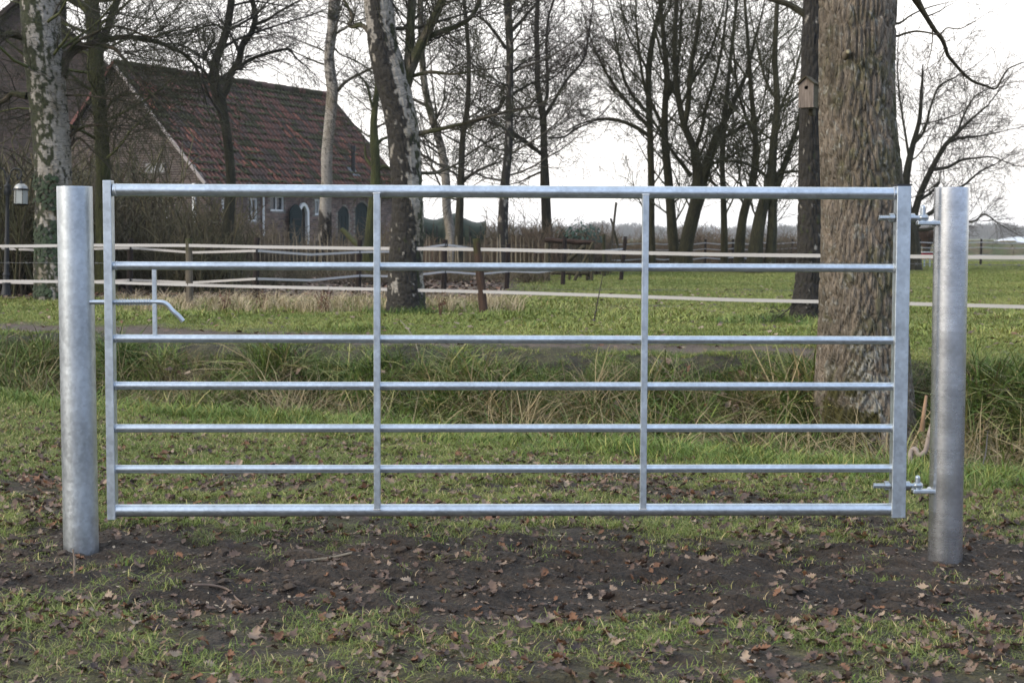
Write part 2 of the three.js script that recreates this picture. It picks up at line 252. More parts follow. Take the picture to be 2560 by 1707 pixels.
// gate posts
function steelPost(name, label, px, pyTop, D, r, mat, depth) {
  const t = at(px, pyTop, D), gy = groundY(t.x, D), h = t.y - gy;
  const o = thing(name, label, 'gate post', V(t.x, gy, -D));
  const prof = [[r - 0.004, h - 0.25], [r - 0.004, h], [r - 0.0008, h], [r, h - 0.0015], [r, -depth]].map(([a, b]) => new THREE.Vector2(a, b));
  const g = new THREE.LatheGeometry(prof, 72); const pos = g.attributes.position, uv = g.attributes.uv, nor = g.attributes.normal;
  for (let i = 0; i < pos.count; i++) { const a = Math.atan2(pos.getX(i), pos.getZ(i)); uv.setXY(i, (Math.floor(i / prof.length) / 72) * 2 * Math.PI * r, pos.getY(i)); }
  part('tube', g, mat, o).rotation.y = Math.PI;
  return o;
}
const postL = steelPost('gate_post', 'thick matte galvanised steel post on the latch side, left of the gate', 185, 466, 5.37, 0.0600, M.postMatte, 0.3);
const postR = steelPost('gate_post', 'thick shiny galvanised steel post carrying the hinges, right of the gate', 2381, 468.5, 5.46, 0.0590, M.postShiny, 0.3);
for (const [px0, py, pinx, pinTop] of [[2293, 557.5, 2309, 518], [2281.5, 1227.5, 2295.5, 1193]]) {
  const a = G(px0, py), b = G(px0 + 52, py), o = postR.position; const g = new RoundedBoxGeometry(b.x - a.x + 0.02, 0.0145, 0.034, 3, 0.004); g.translate((a.x + b.x) / 2 + 0.01 - o.x, a.y - o.y, a.z - o.z); const br = part('hinge_bracket', g, M.galv, postR);
  const p = G(pinx, pinTop), q = G(pinx, py); const pin = new THREE.CapsuleGeometry(0.0092, Math.abs(p.y - q.y) - 0.012, 4, 16); pin.translate(p.x - o.x, (p.y + q.y) / 2 + 0.004 - o.y, p.z - o.z); part('hinge_pin', pin, M.galv, br);
  const w = new THREE.SphereGeometry(0.013, 12, 8); w.scale(0.8, 1, 1.4); w.translate(postR.position.x - 0.059 - o.x, a.y - o.y, 0); part('weld_bead', w, M.weld, br);
}

// ---------------------------------------------------------------- trees
const HUE = { moss: [0.080, 0.088, 0.028], grey: [0.070, 0.062, 0.046], dark: [0.030, 0.027, 0.022], twig: [0.038, 0.031, 0.023], twigGreen: [0.042, 0.041, 0.018], twigRed: [0.050, 0.032, 0.025] };
const jit = (c, r, k = 0.25) => { const f = 1 + (r() - 0.5) * 2 * k; return [c[0] * f, c[1] * f, c[2] * f]; };
const tmpQ = new THREE.Quaternion();
function grow(mb, p, dir, len, r, lvl, o, R) {
  const nseg = lvl >= 4 ? 2 : lvl === 3 ? 3 : lvl === 2 ? 4 : 6, pts = [p.clone()], rad = [r], d = dir.clone();
  for (let i = 1; i <= nseg; i++) { d.x += (R() - 0.5) * o.wob; d.y += (R() - 0.5) * o.wob + o.up * (lvl >= 3 ? 0.4 : 1) - (o.droop && lvl >= 3 ? o.droop : 0); d.z += (R() - 0.5) * o.wob; d.normalize(); pts.push(pts[i - 1].clone().addScaledVector(d, len / nseg)); rad.push(Math.max(o.min, r * mix(1, 0.3, i / nseg))); }
  mb.tube(pts, rad, r > 0.03 ? 6 : r > 0.012 ? 4 : 3, jit(lvl <= 1 ? o.limb : lvl <= 2 ? o.mid : o.twig, R, 0.3));
  if (lvl >= o.max) return;
  const n = Math.round(o.n[lvl] * (0.75 + 0.5 * R()));
  for (let k = 0; k < n; k++) {
    const t = 0.12 + 0.88 * (k + R()) / n, f = t * nseg, i = Math.min(nseg - 1, Math.floor(f)), q = pts[i].clone().lerp(pts[i + 1], f - i);
    if (lvl >= 1 && !inView(q, lvl >= 2 ? 0.14 : 0.5)) continue;
    const ax = V(R() - 0.5, R() - 0.5, R() - 0.5).normalize(), base = V().subVectors(pts[i + 1], pts[i]).normalize(), side = V().crossVectors(base, ax).normalize(), ang = (o.ang || 0.75) * (0.6 + 0.8 * R());
    const cd = base.multiplyScalar(Math.cos(ang)).addScaledVector(side, Math.sin(ang)).normalize();
    grow(mb, q, cd, len * mix(0.62, 0.34, t) * (0.7 + 0.6 * R()) * (o.shr || 1), Math.max(o.min, mix(rad[i], rad[i + 1], f - i) * 0.58), lvl + 1, o, R);
  }
}
// spec: trunk / limbs as [px, py, width px]; D metres; auto: seeded side branches
function tree(name, label, spec) {
  const { D, trunk, limbs = [], seed, auto = {}, trunkCol, trunkMat = M.bark, sides = 14, group = 'bare winter trees' } = spec, R = rngOf(seed);
  const b0 = trunk[0], foot = at(b0[0], b0[1], D), gy = groundY(foot.x, D);
  const o = thing(name, label, 'tree', V(foot.x, gy, -D), 0, group), inv = o.position.clone().negate();
  let pts = trunk.map(([x, y]) => at(x, y, D)), rad = trunk.map(q => pxm(q[2], D) / 2);
  if (pts[0].y > gy + 0.02) { pts.unshift(V(pts[0].x + (spec.footDx || 0), gy - 0.06, -D)); rad.unshift(rad[0] * (spec.flare || 1.25)); } else { pts[0].y = gy - 0.08; }
  const last = pts.at(-1), pd = V().subVectors(last, pts.at(-2)).normalize(), ext = spec.ext ?? 2.5;
  if (ext > 0) { pts.push(last.clone().addScaledVector(pd, ext * 0.5), last.clone().addScaledVector(pd.clone().lerp(V(0, 1, 0), 0.5).normalize(), ext)); rad.push(rad.at(-1) * 0.8, rad.at(-1) * 0.45); }
  const nA = spec.rings || 60, tp = lerpPath(pts, nA), tr = sampleCurve(pts, rad, nA);
  const colour = trunkCol || HUE.grey, cf = typeof colour === 'function' ? colour : (a, l, p) => { const n = fbm(p.x * 5, p.y * 2.2, p.z * 5), f = 1 + 0.9 * n; return [colour[0] * f, colour[1] * f, colour[2] * f]; };
  const mb = new MB(); mb.tube(tp, tr, sides, cf, spec.disp || ((a, l, P, r) => r * (0.10 * fbm(P.x * 4, P.y * 2, P.z * 4) + 0.05 * Math.sin(a * 3 + l * 1.3)))); const tg = mb.geo(true); tg.translate(inv.x, inv.y, inv.z); part('trunk', tg, trunkMat, o);
  const opt = Object.assign({ n: [12, 6, 5, 4], len: 2.2, from: 0.35, to: 1, max: 4, wob: 0.35, up: 0.10, min: pxm(0.9, D), limb: HUE.grey, mid: HUE.twig, twig: HUE.twig, ang: 0.8, rise: 0.35 }, auto);
  const cr = new MB();
  for (const L of limbs) { // limbs the photograph shows one by one
    const dz = (R() - 0.5) * 0.25, n = L.length; let lp = L.map(([x, y], i) => at(x, y, D + dz * i)), lr = L.map(q => pxm(q[2], D) / 2);
    const e = lp.at(-1), de = V().subVectors(e, lp.at(-2)).normalize();
    const q = lerpPath(lp, n * 4), qr = sampleCurve(lp, lr, n * 4), lm = new MB(), lc = spec.limbCol || opt.limb; lm.tube(q, qr, 8, typeof lc === 'function' ? lc : (a, l, p) => { const f = 1 + 0.9 * fbm(p.x * 6, p.y * 6, p.z * 6); return [lc[0] * f, lc[1] * f, lc[2] * f]; }, (a, l, P, r) => r * 0.15 * fbm(P.x * 9, P.y * 9, P.z * 9)); const g = lm.geo(true); g.translate(inv.x, inv.y, inv.z); part('limb', g, trunkMat === M.oakBark ? M.oakBark : M.bark, o);
    const LL = lp.reduce((s, p, i) => i ? s + p.distanceTo(lp[i - 1]) : 0, 0), nb = Math.max(2, Math.round(LL * 1.7 * (spec.limbTwigs ?? 5)));
    for (let k = 0; k < nb; k++) { const f = (0.15 + 0.85 * (k + R()) / nb) * (q.length - 1), i = Math.min(q.length - 2, Math.floor(f)), p = q[i].clone().lerp(q[i + 1], f - i); if (!inView(p, 0.4)) continue;
      const base = V().subVectors(q[i + 1], q[i]).normalize(), ax = V(R() - 0.5, R() - 0.5, R() - 0.5).normalize(), side = V().crossVectors(base, ax).normalize(), an = opt.ang * (0.6 + 0.8 * R());
      grow(cr, p, base.multiplyScalar(Math.cos(an)).addScaledVector(side, Math.sin(an)).normalize(), (spec.twigLen ?? opt.len * 0.55) * (0.5 + R()), Math.max(opt.min, Math.min(0.012, qr[i] * 0.34)), 2, opt, R); }
    if (spec.tips !== 0) grow(cr, e, de, (spec.twigLen ?? opt.len * 0.6) * 1.3, lr.at(-1) * 0.9, 2, opt, R);
  }
  for (let k = 0; k < opt.n[0]; k++) {
    const f = mix(opt.from, opt.to, (k + R()) / opt.n[0]) * nA, i = Math.min(nA - 1, Math.floor(f)), p = tp[i].clone().lerp(tp[i + 1], f - i); if (!inView(p, 0.7)) continue;
    const az = R() * 2 * Math.PI, d = V(Math.cos(az), opt.rise + (R() - 0.5) * 0.5, Math.sin(az) * 0.8).normalize();
    grow(cr, p, d, opt.len * (0.6 + 0.7 * R()), Math.min(0.028, tr[i] * (0.22 + 0.2 * R())), 1, opt, R);
  }
  if (cr.p.length) { const g = cr.geo(); g.translate(inv.x, inv.y, inv.z); part('crown', g, M.twig, o); }
  trees.push([o.name, (cr.i.length + mb.i.length) / 3]);
  return o;
}
const trees = [];
function sampleCurve(pts, rad, n) { // radii by the same parameter as CatmullRom getPoints (uniform in control points)
  const o = []; for (let i = 0; i <= n; i++) { const f = i / n * (pts.length - 1), k = Math.min(pts.length - 2, Math.floor(f)), t = f - k; o.push(mix(rad[k], rad[k + 1], t * t * (3 - 2 * t) * 0.5 + t * 0.5)); } return o;
}
const camAng = n => Math.atan2(n.x, n.z);                           // 0: faces the camera side, negative: left
const birchCol = (o) => (a, l, p, n) => { // pale bark, black fissured patches and moss with ragged edges
  const q = fbm(p.x * 5 + o.s, p.y * 3.5, p.z * 5), q2 = fbm(p.x * 16, p.y * 9 + o.s, p.z * 16), q3 = fbm(p.x * 2.5, p.y * 1.1 + o.s * 3, p.z * 2.5), an = camAng(n);
  let c = mix3([0.46, 0.43, 0.39], [0.30, 0.26, 0.20], sstep(-0.1, 0.3, q3 + q2 * 0.4));
  c = mix3(c, mix3([0.016, 0.014, 0.012], [0.048, 0.041, 0.032], 0.5 + q2), sstep(0.0, 0.10, o.black(an, p) + q * 0.9 + q2 * 0.7));
  c = mix3(c, mix3([0.028, 0.036, 0.014], [0.050, 0.058, 0.018], 0.5 + q2), sstep(0.0, 0.10, o.moss(an, p) + q * 0.6 + q2 * 1.1));
  return c;
};
const barkDisp = (amp, fx, fy) => (a, l, P, r) => { const w = 0.6 * fbm(P.x * 5, P.y * 3, P.z * 5), [f1, f2] = cells(a * r * fx + w, l * fy + w, 4096, 4096, 7); return amp * (sstep(0.0, 0.38, f2 - f1) - 0.7) + r * 0.06 * fbm(P.x * 2.5, P.y * 1.3, P.z * 2.5); };

// big oak behind the hinge side of the gate, standing in the ditch bank
const oakD = 11.2;
tree('oak_tree', 'thick oak trunk with ridged grey-brown bark and pale lichen, right of centre', {
  D: oakD, seed: 5, sides: 200, rings: 420, ext: 3, flare: 1.05, trunkMat: M.oakBark, group: undefined,
  trunk: [[2166, 1118, 272], [2164, 1040, 250], [2160, 950, 234], [2158, 860, 222], [2156, 740, 211], [2157, 600, 204], [2156, 465, 198], [2147, 330, 189], [2142, 180, 182], [2145, 0, 185], [2150, -200, 178]],
  disp: barkDisp(0.024, 24, 5),
  trunkCol: (a, l, p, n) => { const q = fbm(p.x * 3, p.y * 2, p.z * 3), q2 = fbm(p.x * 12, p.y * 8, p.z * 12), q3 = fbm(p.x * 30, p.y * 22, p.z * 30), an = camAng(n);
    let c = mix3([0.285, 0.235, 0.185], [0.200, 0.168, 0.125], sstep(-0.2, 0.25, q + q2 * 0.5)); c = mix3(c, [0.15, 0.142, 0.075], 0.75 * sstep(-0.05, 0.25, q2 + 0.25 * an + q));
    const y = p.y; c = mix3(c, [0.40, 0.385, 0.34], sstep(0.15, 0.30, q3 * 0.9 + q2 * 0.6 + 0.42 * Math.exp(-Math.pow((y - 0.02) / 0.3, 2) - Math.pow((an + 0.1) / 0.45, 2)) - 0.03));
    c = mix3(c, mix3([0.050, 0.052, 0.014], [0.10, 0.085, 0.02], 0.5 + q3), sstep(-0.02, 0.1, (-0.05 - y) * 1.6 + q * 0.8 + q2 * 0.8 - 0.12)); return c; },
  limbs: [
    [[2236, -60, 40], [2262, -40, 30], [2285, -12, 22], [2304, 20, 16], [2320, 47, 13], [2338, 75, 12], [2356, 98, 11], [2366, 122, 10], [2371, 138, 9.5], [2389, 160, 9], [2412, 186, 8], [2436, 204, 7], [2465, 214, 6], [2490, 222, 5], [2505, 198, 4.5], [2520, 174, 4], [2540, 163, 3.5], [2562, 155, 3], [2610, 140, 2.5]],
    [[2228, 58, 7], [2248, 58, 6], [2262, 50, 5], [2272, 42, 4.5], [2300, 27, 3.5], [2330, 16, 3], [2362, 8, 2]],
    [[2226, 86, 7], [2244, 90, 6], [2262, 84, 5], [2290, 78, 5], [2320, 81, 4.5], [2350, 86, 4], [2368, 70, 3], [2400, 72, 2.5], [2440, 52, 2]]],
  auto: { n: [0, 3, 2, 2], len: 0.9, max: 4, min: 0.0016, wob: 0.45, up: 0.03, twig: [0.10, 0.075, 0.05], mid: [0.11, 0.085, 0.055], limb: [0.13, 0.105, 0.06] }, limbTwigs: 3.2, twigLen: 0.26 });
// dark birch with the nest box
tree('birch_tree', 'dark rough-barked birch with the nest box, just left of the thick oak', {
  D: 17.6, seed: 11, sides: 96, rings: 240, trunkMat: M.birchBark, disp: barkDisp(0.014, 22, 7),
  trunk: [[2014, 808, 96], [2021, 760, 80], [2026, 700, 74], [2029, 600, 68], [2029, 500, 64], [2027, 400, 60], [2029, 250, 56], [2033, 120, 54], [2036, 0, 52]],
  trunkCol: birchCol({ s: 3.1, black: () => 0.42, moss: (an, p) => -0.25 - 0.2 * (p.y - 0.2) * 0.3 }),
  limbs: [[[2016, 38, 20], [1995, 24, 17], [1970, 10, 15], [1945, 2, 13], [1910, -8, 11]], [[1990, 742, 6], [1975, 770, 4], [1952, 788, 3], [1935, 797, 2]]],
  limbCol: [0.075, 0.070, 0.04], auto: { n: [3, 4, 4, 3], len: 1.4, from: 0.85, min: 0.003 }, twigLen: 0.2, limbTwigs: 1.5 });
// central birch
tree('birch_tree', 'forked birch with black and white bark in the middle of the photo', {
  D: 19.6, seed: 21, sides: 96, rings: 300, trunkMat: M.birchBark, disp: barkDisp(0.013, 20, 8), ext: 2.5,
  trunk: [[1015, 786, 108], [1015, 740, 96], [1014, 690, 88], [1015, 634, 84], [1018, 560, 80], [1018, 480, 77], [1013, 398, 78], [1006, 320, 80], [992, 250, 80], [976, 184, 84], [957, 110, 72], [951, 50, 70], [946, 0, 72]],
  trunkCol: birchCol({ s: 7.7, black: (an, p) => { const w = an + 0.55 * fbm(p.y * 2.3, 4.1, 2) + 0.3 * fbm(p.y * 9, an * 3, 6), right = sstep(0.35, 0.05, w), left = 1 - sstep(3.1, 3.9, p.y + 0.8 * fbm(p.y * 3, an * 2, 9)) * sstep(-0.25, -0.55, w); return mix(0.22, -0.14 + 0.6 * right * left, sstep(1.0, 1.5, p.y)); }, moss: (an) => an > 0.75 ? 0.02 : -0.42 }),
  limbs: [[[1012, 215, 34], [1022, 177, 30], [1044, 129, 27], [1062, 92, 24], [1077, 61, 22], [1092, 30, 21], [1105, 0, 20], [1118, -40, 18]],
    [[1062, 96, 14], [1095, 82, 15], [1136, 67, 13], [1165, 52, 12], [1182, 37, 11], [1194, 15, 10], [1202, -10, 9]],
    [[1020, 170, 26], [1024, 120, 24], [1026, 60, 22], [1030, 0, 21]],
    [[925, 85, 14], [914, 70, 12], [900, 62, 12], [885, 66, 12], [873, 62, 11], [880, 45, 9], [872, 22, 9], [860, 0, 8], [850, -20, 7]],
    [[1044, 335, 14], [1075, 328, 12], [1120, 318, 10], [1160, 308, 8], [1200, 296, 7], [1245, 285, 6]],
    [[1046, 432, 9], [1090, 432, 7], [1125, 418, 6], [1155, 405, 4]],
    [[1030, 190, 10], [1075, 180, 9], [1130, 185, 7], [1185, 178, 5]]],
  limbCol: (a, l, p, n) => mix3([0.16, 0.135, 0.10], [0.07, 0.074, 0.03], sstep(-0.1, 0.2, fbm(p.x * 5, p.y * 5, p.z * 5) + 0.1)),
  auto: { n: [6, 5, 4, 4], len: 1.3, from: 0.75, min: 0.0030, wob: 0.4, up: 0.02, twig: HUE.twigGreen }, twigLen: 0.75, limbTwigs: 7 });
// left mossy birch
{
  const o = tree('birch_tree', 'mossy ivy-grown birch with peeling white bark at the left edge', {
    D: 23.6, seed: 31, sides: 96, rings: 300, trunkMat: M.birchBark, disp: barkDisp(0.012, 18, 9), ext: 2.5,
    trunk: [[138, 752, 108], [134, 690, 98], [133, 600, 92], [132, 500, 90], [131, 420, 90], [127, 340, 92], [119, 260, 92], [110, 170, 94], [102, 80, 95], [98, 0, 95]],
    trunkCol: birchCol({ s: 12.3, black: (an) => an < -0.6 ? 0.2 : -0.16, moss: (an, p) => (an < 0.35 ? 0.06 : -0.2) + 0.12 * fbm(p.x, p.y * 1.2, 4) + 0.08 * sstep(2.6, 3.6, p.y) }),
    limbs: [[[150, 190, 36], [160, 150, 28], [190, 122, 22], [225, 110, 18], [262, 100, 16], [306, 92, 14], [350, 95, 13], [398, 107, 12], [440, 125, 10], [462, 138, 9], [485, 160, 7], [497, 190, 5]],
      [[255, 112, 10], [285, 122, 10], [306, 144, 9], [325, 165, 8], [345, 200, 6], [395, 250, 4]],
      [[160, 145, 9], [190, 105, 8], [230, 85, 7], [275, 66, 6], [320, 72, 6], [375, 92, 5], [430, 78, 4], [490, 65, 3]],
      [[66, 240, 20], [45, 236, 15], [28, 234, 14], [10, 250, 13], [-30, 268, 12]], [[60, 95, 18], [30, 85, 20], [5, 88, 16], [-40, 70, 12]],
      [[165, 345, 9], [205, 318, 7], [250, 312, 6], [300, 320, 4]], [[170, 370, 8], [195, 345, 7], [228, 375, 4]], [[165, 238, 7], [210, 238, 5], [280, 248, 4], [350, 258, 3]]],
    limbCol: (a, l, p, n) => mix3([0.13, 0.10, 0.07], [0.062, 0.066, 0.022], sstep(-0.15, 0.12, fbm(p.x * 4, p.y * 4, p.z * 4))),
    auto: { n: [12, 6, 5, 4], len: 1.9, from: 0.5, min: 0.0030, wob: 0.5, up: -0.01, twig: HUE.twigGreen, limb: HUE.moss }, twigLen: 0.85, limbTwigs: 9 });
  // ivy climbing the front of it
  const R = rngOf(77), mb = new MB(); for (let i = 0; i < 900; i++) { const py = 440 + 300 * R() ** 0.85, a = (R() - 0.62) * 1.7, c = at(131 + (py - 420) * 0.02, py, 23.6), r = pxm(93 + Math.max(0, py - 690) * 0.2, 23.6) / 2 + 0.012 + R() * 0.02; if (fbm(c.x * 3 + a, py * 0.012, 3) < -0.05) continue;
    const n = V(Math.sin(a), 0.35, Math.cos(a)).normalize(), p = V(c.x + Math.sin(a) * r, c.y, c.z + Math.cos(a) * r), u = V(n.z, (R() - 0.5), -n.x).normalize(), v = V().crossVectors(n, u).add(V((R() - 0.5) * 0.5, 0, (R() - 0.5) * 0.5)).normalize(), s = 0.018 + 0.02 * R(), col = jit([0.022, 0.040, 0.014], R, 0.5);
    mb.quad(p.clone().addScaledVector(v, -s), p.clone().addScaledVector(u, s), p.clone().addScaledVector(v, s * 1.2), p.clone().addScaledVector(u, -s), col); }
  const g = mb.geo(); g.translate(-o.position.x, -o.position.y, -o.position.z); const iv = part('ivy', g, M.leaf, o); iv.userData.kind = 'stuff';
}
tree('grey_tree', 'slim grey trunk rising behind the mossy birch at the left edge', { D: 27, seed: 41, trunk: [[150, 690, 24], [152, 420, 20], [155, 200, 18], [157, 0, 17]], trunkCol: [0.13, 0.125, 0.115], auto: { n: [4, 5, 4, 4], len: 1.4, from: 0.7, min: 0.0035, limb: HUE.grey } });
tree('mossy_tree', 'green mossy trunk forking at the top left, in front of the house gable', { D: 26, seed: 43, sides: 24, trunk: [[262, 655, 50], [258, 560, 42], [256, 430, 36], [250, 306, 34], [244, 214, 35], [239, 122, 37], [231, 40, 38], [228, 0, 36]], trunkCol: HUE.moss, flare: 1.3,
  limbs: [[[228, 40, 26], [212, 18, 24], [190, 4, 22], [160, -12, 20]], [[245, 140, 20], [258, 100, 20], [268, 70, 19], [280, 35, 18], [292, 0, 17], [300, -30, 15]], [[252, 300, 8], [282, 250, 6], [320, 235, 4], [370, 240, 3]], [[256, 420, 12], [262, 380, 8], [272, 330, 6], [290, 300, 4]]],
  limbCol: HUE.moss, auto: { n: [18, 7, 5, 4], len: 2.1, from: 0.3, min: 0.0032, wob: 0.55, limb: HUE.moss, mid: HUE.twigGreen, twig: HUE.twigGreen }, twigLen: 0.7 });
tree('twisted_tree', 'crooked twin-stemmed tree in front of the tiled roof', { D: 27, seed: 47, sides: 18, trunk: [[562, 655, 36], [566, 600, 30], [572, 520, 27], [576, 460, 25], [570, 370, 23], [562, 310, 23], [548, 250, 32], [536, 210, 24], [533, 185, 22], [541, 147, 21], [556, 105, 20], [566, 76, 19], [574, 30, 18], [578, 0, 18]], trunkCol: [0.070, 0.066, 0.040],
  limbs: [[[552, 245, 20], [568, 216, 18], [575, 186, 17], [596, 152, 16], [606, 112, 16], [627, 82, 15], [637, 45, 14], [630, 0, 13], [622, -30, 12]], [[575, 180, 12], [598, 165, 10], [640, 142, 9], [688, 128, 8], [720, 124, 6], [745, 150, 4], [770, 170, 3]], [[640, 60, 9], [670, 48, 8], [696, 30, 6], [740, 5, 5]], [[540, 185, 8], [520, 160, 7], [512, 135, 7], [522, 122, 6], [534, 95, 5], [532, 80, 4]], [[570, 85, 7], [540, 62, 6], [500, 70, 5], [440, 88, 4]], [[602, 148, 9], [592, 118, 8], [578, 90, 5]]],
  limbCol: [0.062, 0.058, 0.036], auto: { n: [13, 7, 5, 4], len: 1.8, from: 0.35, min: 0.0030, wob: 0.5, up: 0.0, droop: 0.12, limb: HUE.dark, twig: HUE.twig }, twigLen: 0.8, limbTwigs: 8 });
tree('birch_tree', 'slender white birch standing before the right half of the roof', { D: 42, seed: 51, sides: 36, rings: 160, trunkMat: M.birchBark, trunk: [[806, 684, 60], [808, 640, 46], [811, 573, 35], [813, 500, 29], [816, 459, 27], [816, 398, 28], [825, 306, 28], [831, 223, 29], [826, 184, 28], [822, 138, 24], [829, 77, 26], [836, 0, 30]], trunkCol: birchCol({ s: 20, black: (an, p) => 0.62 * sstep(2.0, 1.5, p.y) - 0.33 + 0.3 * sstep(5.0, 6.0, p.y), moss: () => -0.5 }),
  limbs: [[[842, 228, 10], [858, 210, 8], [882, 193, 7], [905, 182, 7], [925, 172, 6]], [[838, 85, 6], [860, 72, 5], [874, 64, 4]], [[834, 118, 5], [850, 135, 4], [880, 148, 4], [905, 162, 3], [925, 175, 3]], [[840, 190, 4], [848, 178, 3]]], limbCol: [0.10, 0.09, 0.06], auto: { n: [7, 5, 4, 3], len: 1.9, from: 0.6, min: 0.004, wob: 0.4, up: -0.03, droop: 0.15 }, limbTwigs: 2, twigLen: 0.6 });
tree('mossy_tree', 'short crooked mossy tree beside the right end of the house', { D: 35, seed: 53, sides: 18, trunk: [[921, 660, 34], [924, 600, 28], [928, 542, 25], [937, 459, 24], [938, 400, 23], [936, 367, 24], [934, 306, 18], [938, 265, 15], [942, 222, 13]], trunkCol: HUE.moss, ext: 0.8,
  limbs: [[[932, 270, 8], [926, 250, 7], [918, 216, 6], [905, 196, 4], [892, 182, 3]], [[940, 365, 10], [952, 350, 8], [966, 344, 7]], [[934, 345, 5], [912, 335, 4], [895, 320, 3]], [[940, 425, 12], [960, 416, 10], [978, 424, 7]], [[930, 415, 10], [915, 395, 7], [912, 365, 5]]], limbCol: HUE.moss, auto: { n: [4, 3, 3, 3], len: 0.9, from: 0.5, min: 0.0036, wob: 0.5 }, limbTwigs: 2.5, twigLen: 0.45 });
tree('birch_tree', 'thin leaning birch just right of the central birch', { D: 40, seed: 57, sides: 24, rings: 120, trunkMat: M.birchBark, trunk: [[1128, 655, 26], [1126, 580, 24], [1117, 527, 22], [1114, 453, 22], [1102, 367, 20], [1080, 294, 18], [1062, 214, 17], [1054, 122, 16], [1050, 0, 15]], trunkCol: birchCol({ s: 25, black: (an, p) => -0.30 + 0.4 * sstep(2.6, 4, p.y), moss: (an, p) => -0.35 + 0.35 * sstep(3, 4.5, p.y) }), auto: { n: [20, 7, 6, 4], len: 2.6, from: 0.3, min: 0.0046, twig: HUE.twigGreen }, limbs: [[[1090, 318, 6], [1150, 325, 5], [1200, 350, 4], [1240, 380, 3]]] });
tree('bare_tree', 'thin dark tree between the two birches right of centre', { D: 39, seed: 58, trunk: [[1146, 655, 24], [1148, 540, 20], [1152, 459, 17], [1156, 352, 15], [1168, 270, 13], [1172, 150, 11], [1160, 0, 9]], trunkCol: [0.066, 0.06, 0.038], auto: { n: [24, 8, 6, 4], len: 2.5, from: 0.25, min: 0.0046, wob: 0.4, twig: HUE.twigGreen }, limbs: [[[1152, 455, 10], [1180, 435, 8], [1212, 418, 6], [1250, 405, 4]]] });
tree('birch_tree', 'tall straight dark birch right of the middle of the sky gap', { D: 38, seed: 61, sides: 36, rings: 140, trunkMat: M.birchBark, trunk: [[1256, 660, 30], [1257, 560, 26], [1259, 500, 24], [1262, 459, 23], [1270, 380, 21], [1273, 300, 20], [1275, 200, 18], [1274, 100, 19], [1268, 0, 20]], trunkCol: birchCol({ s: 31, black: () => 0.30, moss: () => -0.35 }),
  limbs: [[[1265, 122, 9], [1240, 85, 8], [1215, 55, 7], [1195, 40, 5]], [[1281, 76, 9], [1305, 50, 8], [1322, 30, 7], [1347, 0, 6]], [[1262, 240, 10], [1240, 280, 9], [1205, 298, 7], [1170, 310, 5]], [[1280, 180, 6], [1310, 155, 5], [1330, 145, 4]], [[1282, 235, 7], [1310, 218, 6], [1335, 206, 5], [1372, 200, 4], [1400, 182, 3]]], limbCol: HUE.dark, auto: { n: [20, 8, 5, 4], len: 2.4, from: 0.35, min: 0.0046, wob: 0.4, up: 0.06 }, limbTwigs: 4 });
tree('oak_tree', 'young forked oak with a few clinging leaves left of the second upright', { D: 42, seed: 67, sides: 20, trunk: [[1368, 660, 30], [1367, 573, 25], [1364, 500, 24], [1362, 459, 24], [1360, 383, 18], [1359, 306, 17], [1356, 276, 18], [1348, 240, 15], [1344, 200, 14], [1344, 153, 13], [1341, 61, 12], [1344, 0, 11]], trunkCol: [0.062, 0.055, 0.036],
  limbs: [[[1362, 290, 11], [1380, 262, 9], [1393, 239, 8], [1420, 196, 7], [1448, 165, 6], [1462, 140, 6], [1474, 70, 5], [1480, 30, 4]], [[1358, 270, 10], [1368, 235, 9], [1368, 180, 8], [1366, 110, 7], [1372, 40, 6], [1385, 0, 5]], [[1354, 385, 11], [1338, 372, 9], [1310, 350, 8], [1288, 335, 6], [1262, 320, 5]], [[1350, 296, 6], [1330, 292, 5], [1310, 270, 5], [1285, 245, 4]], [[1352, 430, 6], [1325, 442, 5], [1300, 455, 3]], [[1370, 345, 6], [1410, 342, 5], [1440, 322, 5], [1480, 305, 4]]], limbCol: [0.058, 0.050, 0.034], auto: { n: [11, 7, 5, 4], len: 2.1, from: 0.35, min: 0.0044, wob: 0.45, twig: HUE.twigRed }, limbTwigs: 5, twigLen: 1.0 });
const fan = { limbCol: [0.070, 0.066, 0.030], trunkCol: [0.080, 0.074, 0.036], sides: 18, limbTwigs: 4.6, twigLen: 1.2 };
const fanAuto = { n: [18, 7, 4, 3], len: 2.7, from: 0.2, min: 0.0056, wob: 0.32, up: 0.10, rise: 0.7, limb: [0.052, 0.050, 0.024], twig: HUE.twigGreen, mid: HUE.twigGreen };
tree('bare_tree', 'straight slim tree at the left of the many-stemmed clump behind the second upright', { ...fan, D: 46, seed: 71, trunk: [[1630, 655, 22], [1628, 560, 18], [1628, 459, 17], [1625, 306, 16], [1622, 184, 15], [1628, 122, 14], [1640, 60, 12], [1656, 0, 11]], limbs: [[[1620, 337, 12], [1590, 318, 10], [1560, 305, 9], [1521, 297, 8], [1490, 300, 6], [1455, 308, 5], [1420, 325, 3]], [[1624, 320, 10], [1580, 270, 9], [1540, 220, 8], [1515, 180, 6], [1490, 130, 5]], [[1618, 280, 9], [1590, 250, 8], [1560, 195, 7], [1540, 100, 5]], [[1622, 180, 7], [1600, 140, 6], [1570, 90, 5], [1555, 20, 4]]], auto: { ...fanAuto, n: [14, 7, 5, 4] } });
tree('bare_tree', 'leaning tree second from the left in the many-stemmed clump', { ...fan, D: 45, seed: 73, trunk: [[1692, 655, 34], [1684, 604, 27], [1678, 530, 24], [1672, 459, 22], [1662, 337, 18], [1664, 260, 16], [1668, 190, 14], [1660, 100, 12], [1650, 0, 10]], limbs: [[[1660, 320, 10], [1635, 270, 9], [1612, 215, 8], [1598, 130, 6], [1590, 40, 5]], [[1668, 250, 9], [1690, 190, 8], [1700, 110, 6], [1704, 20, 5]]], auto: fanAuto });
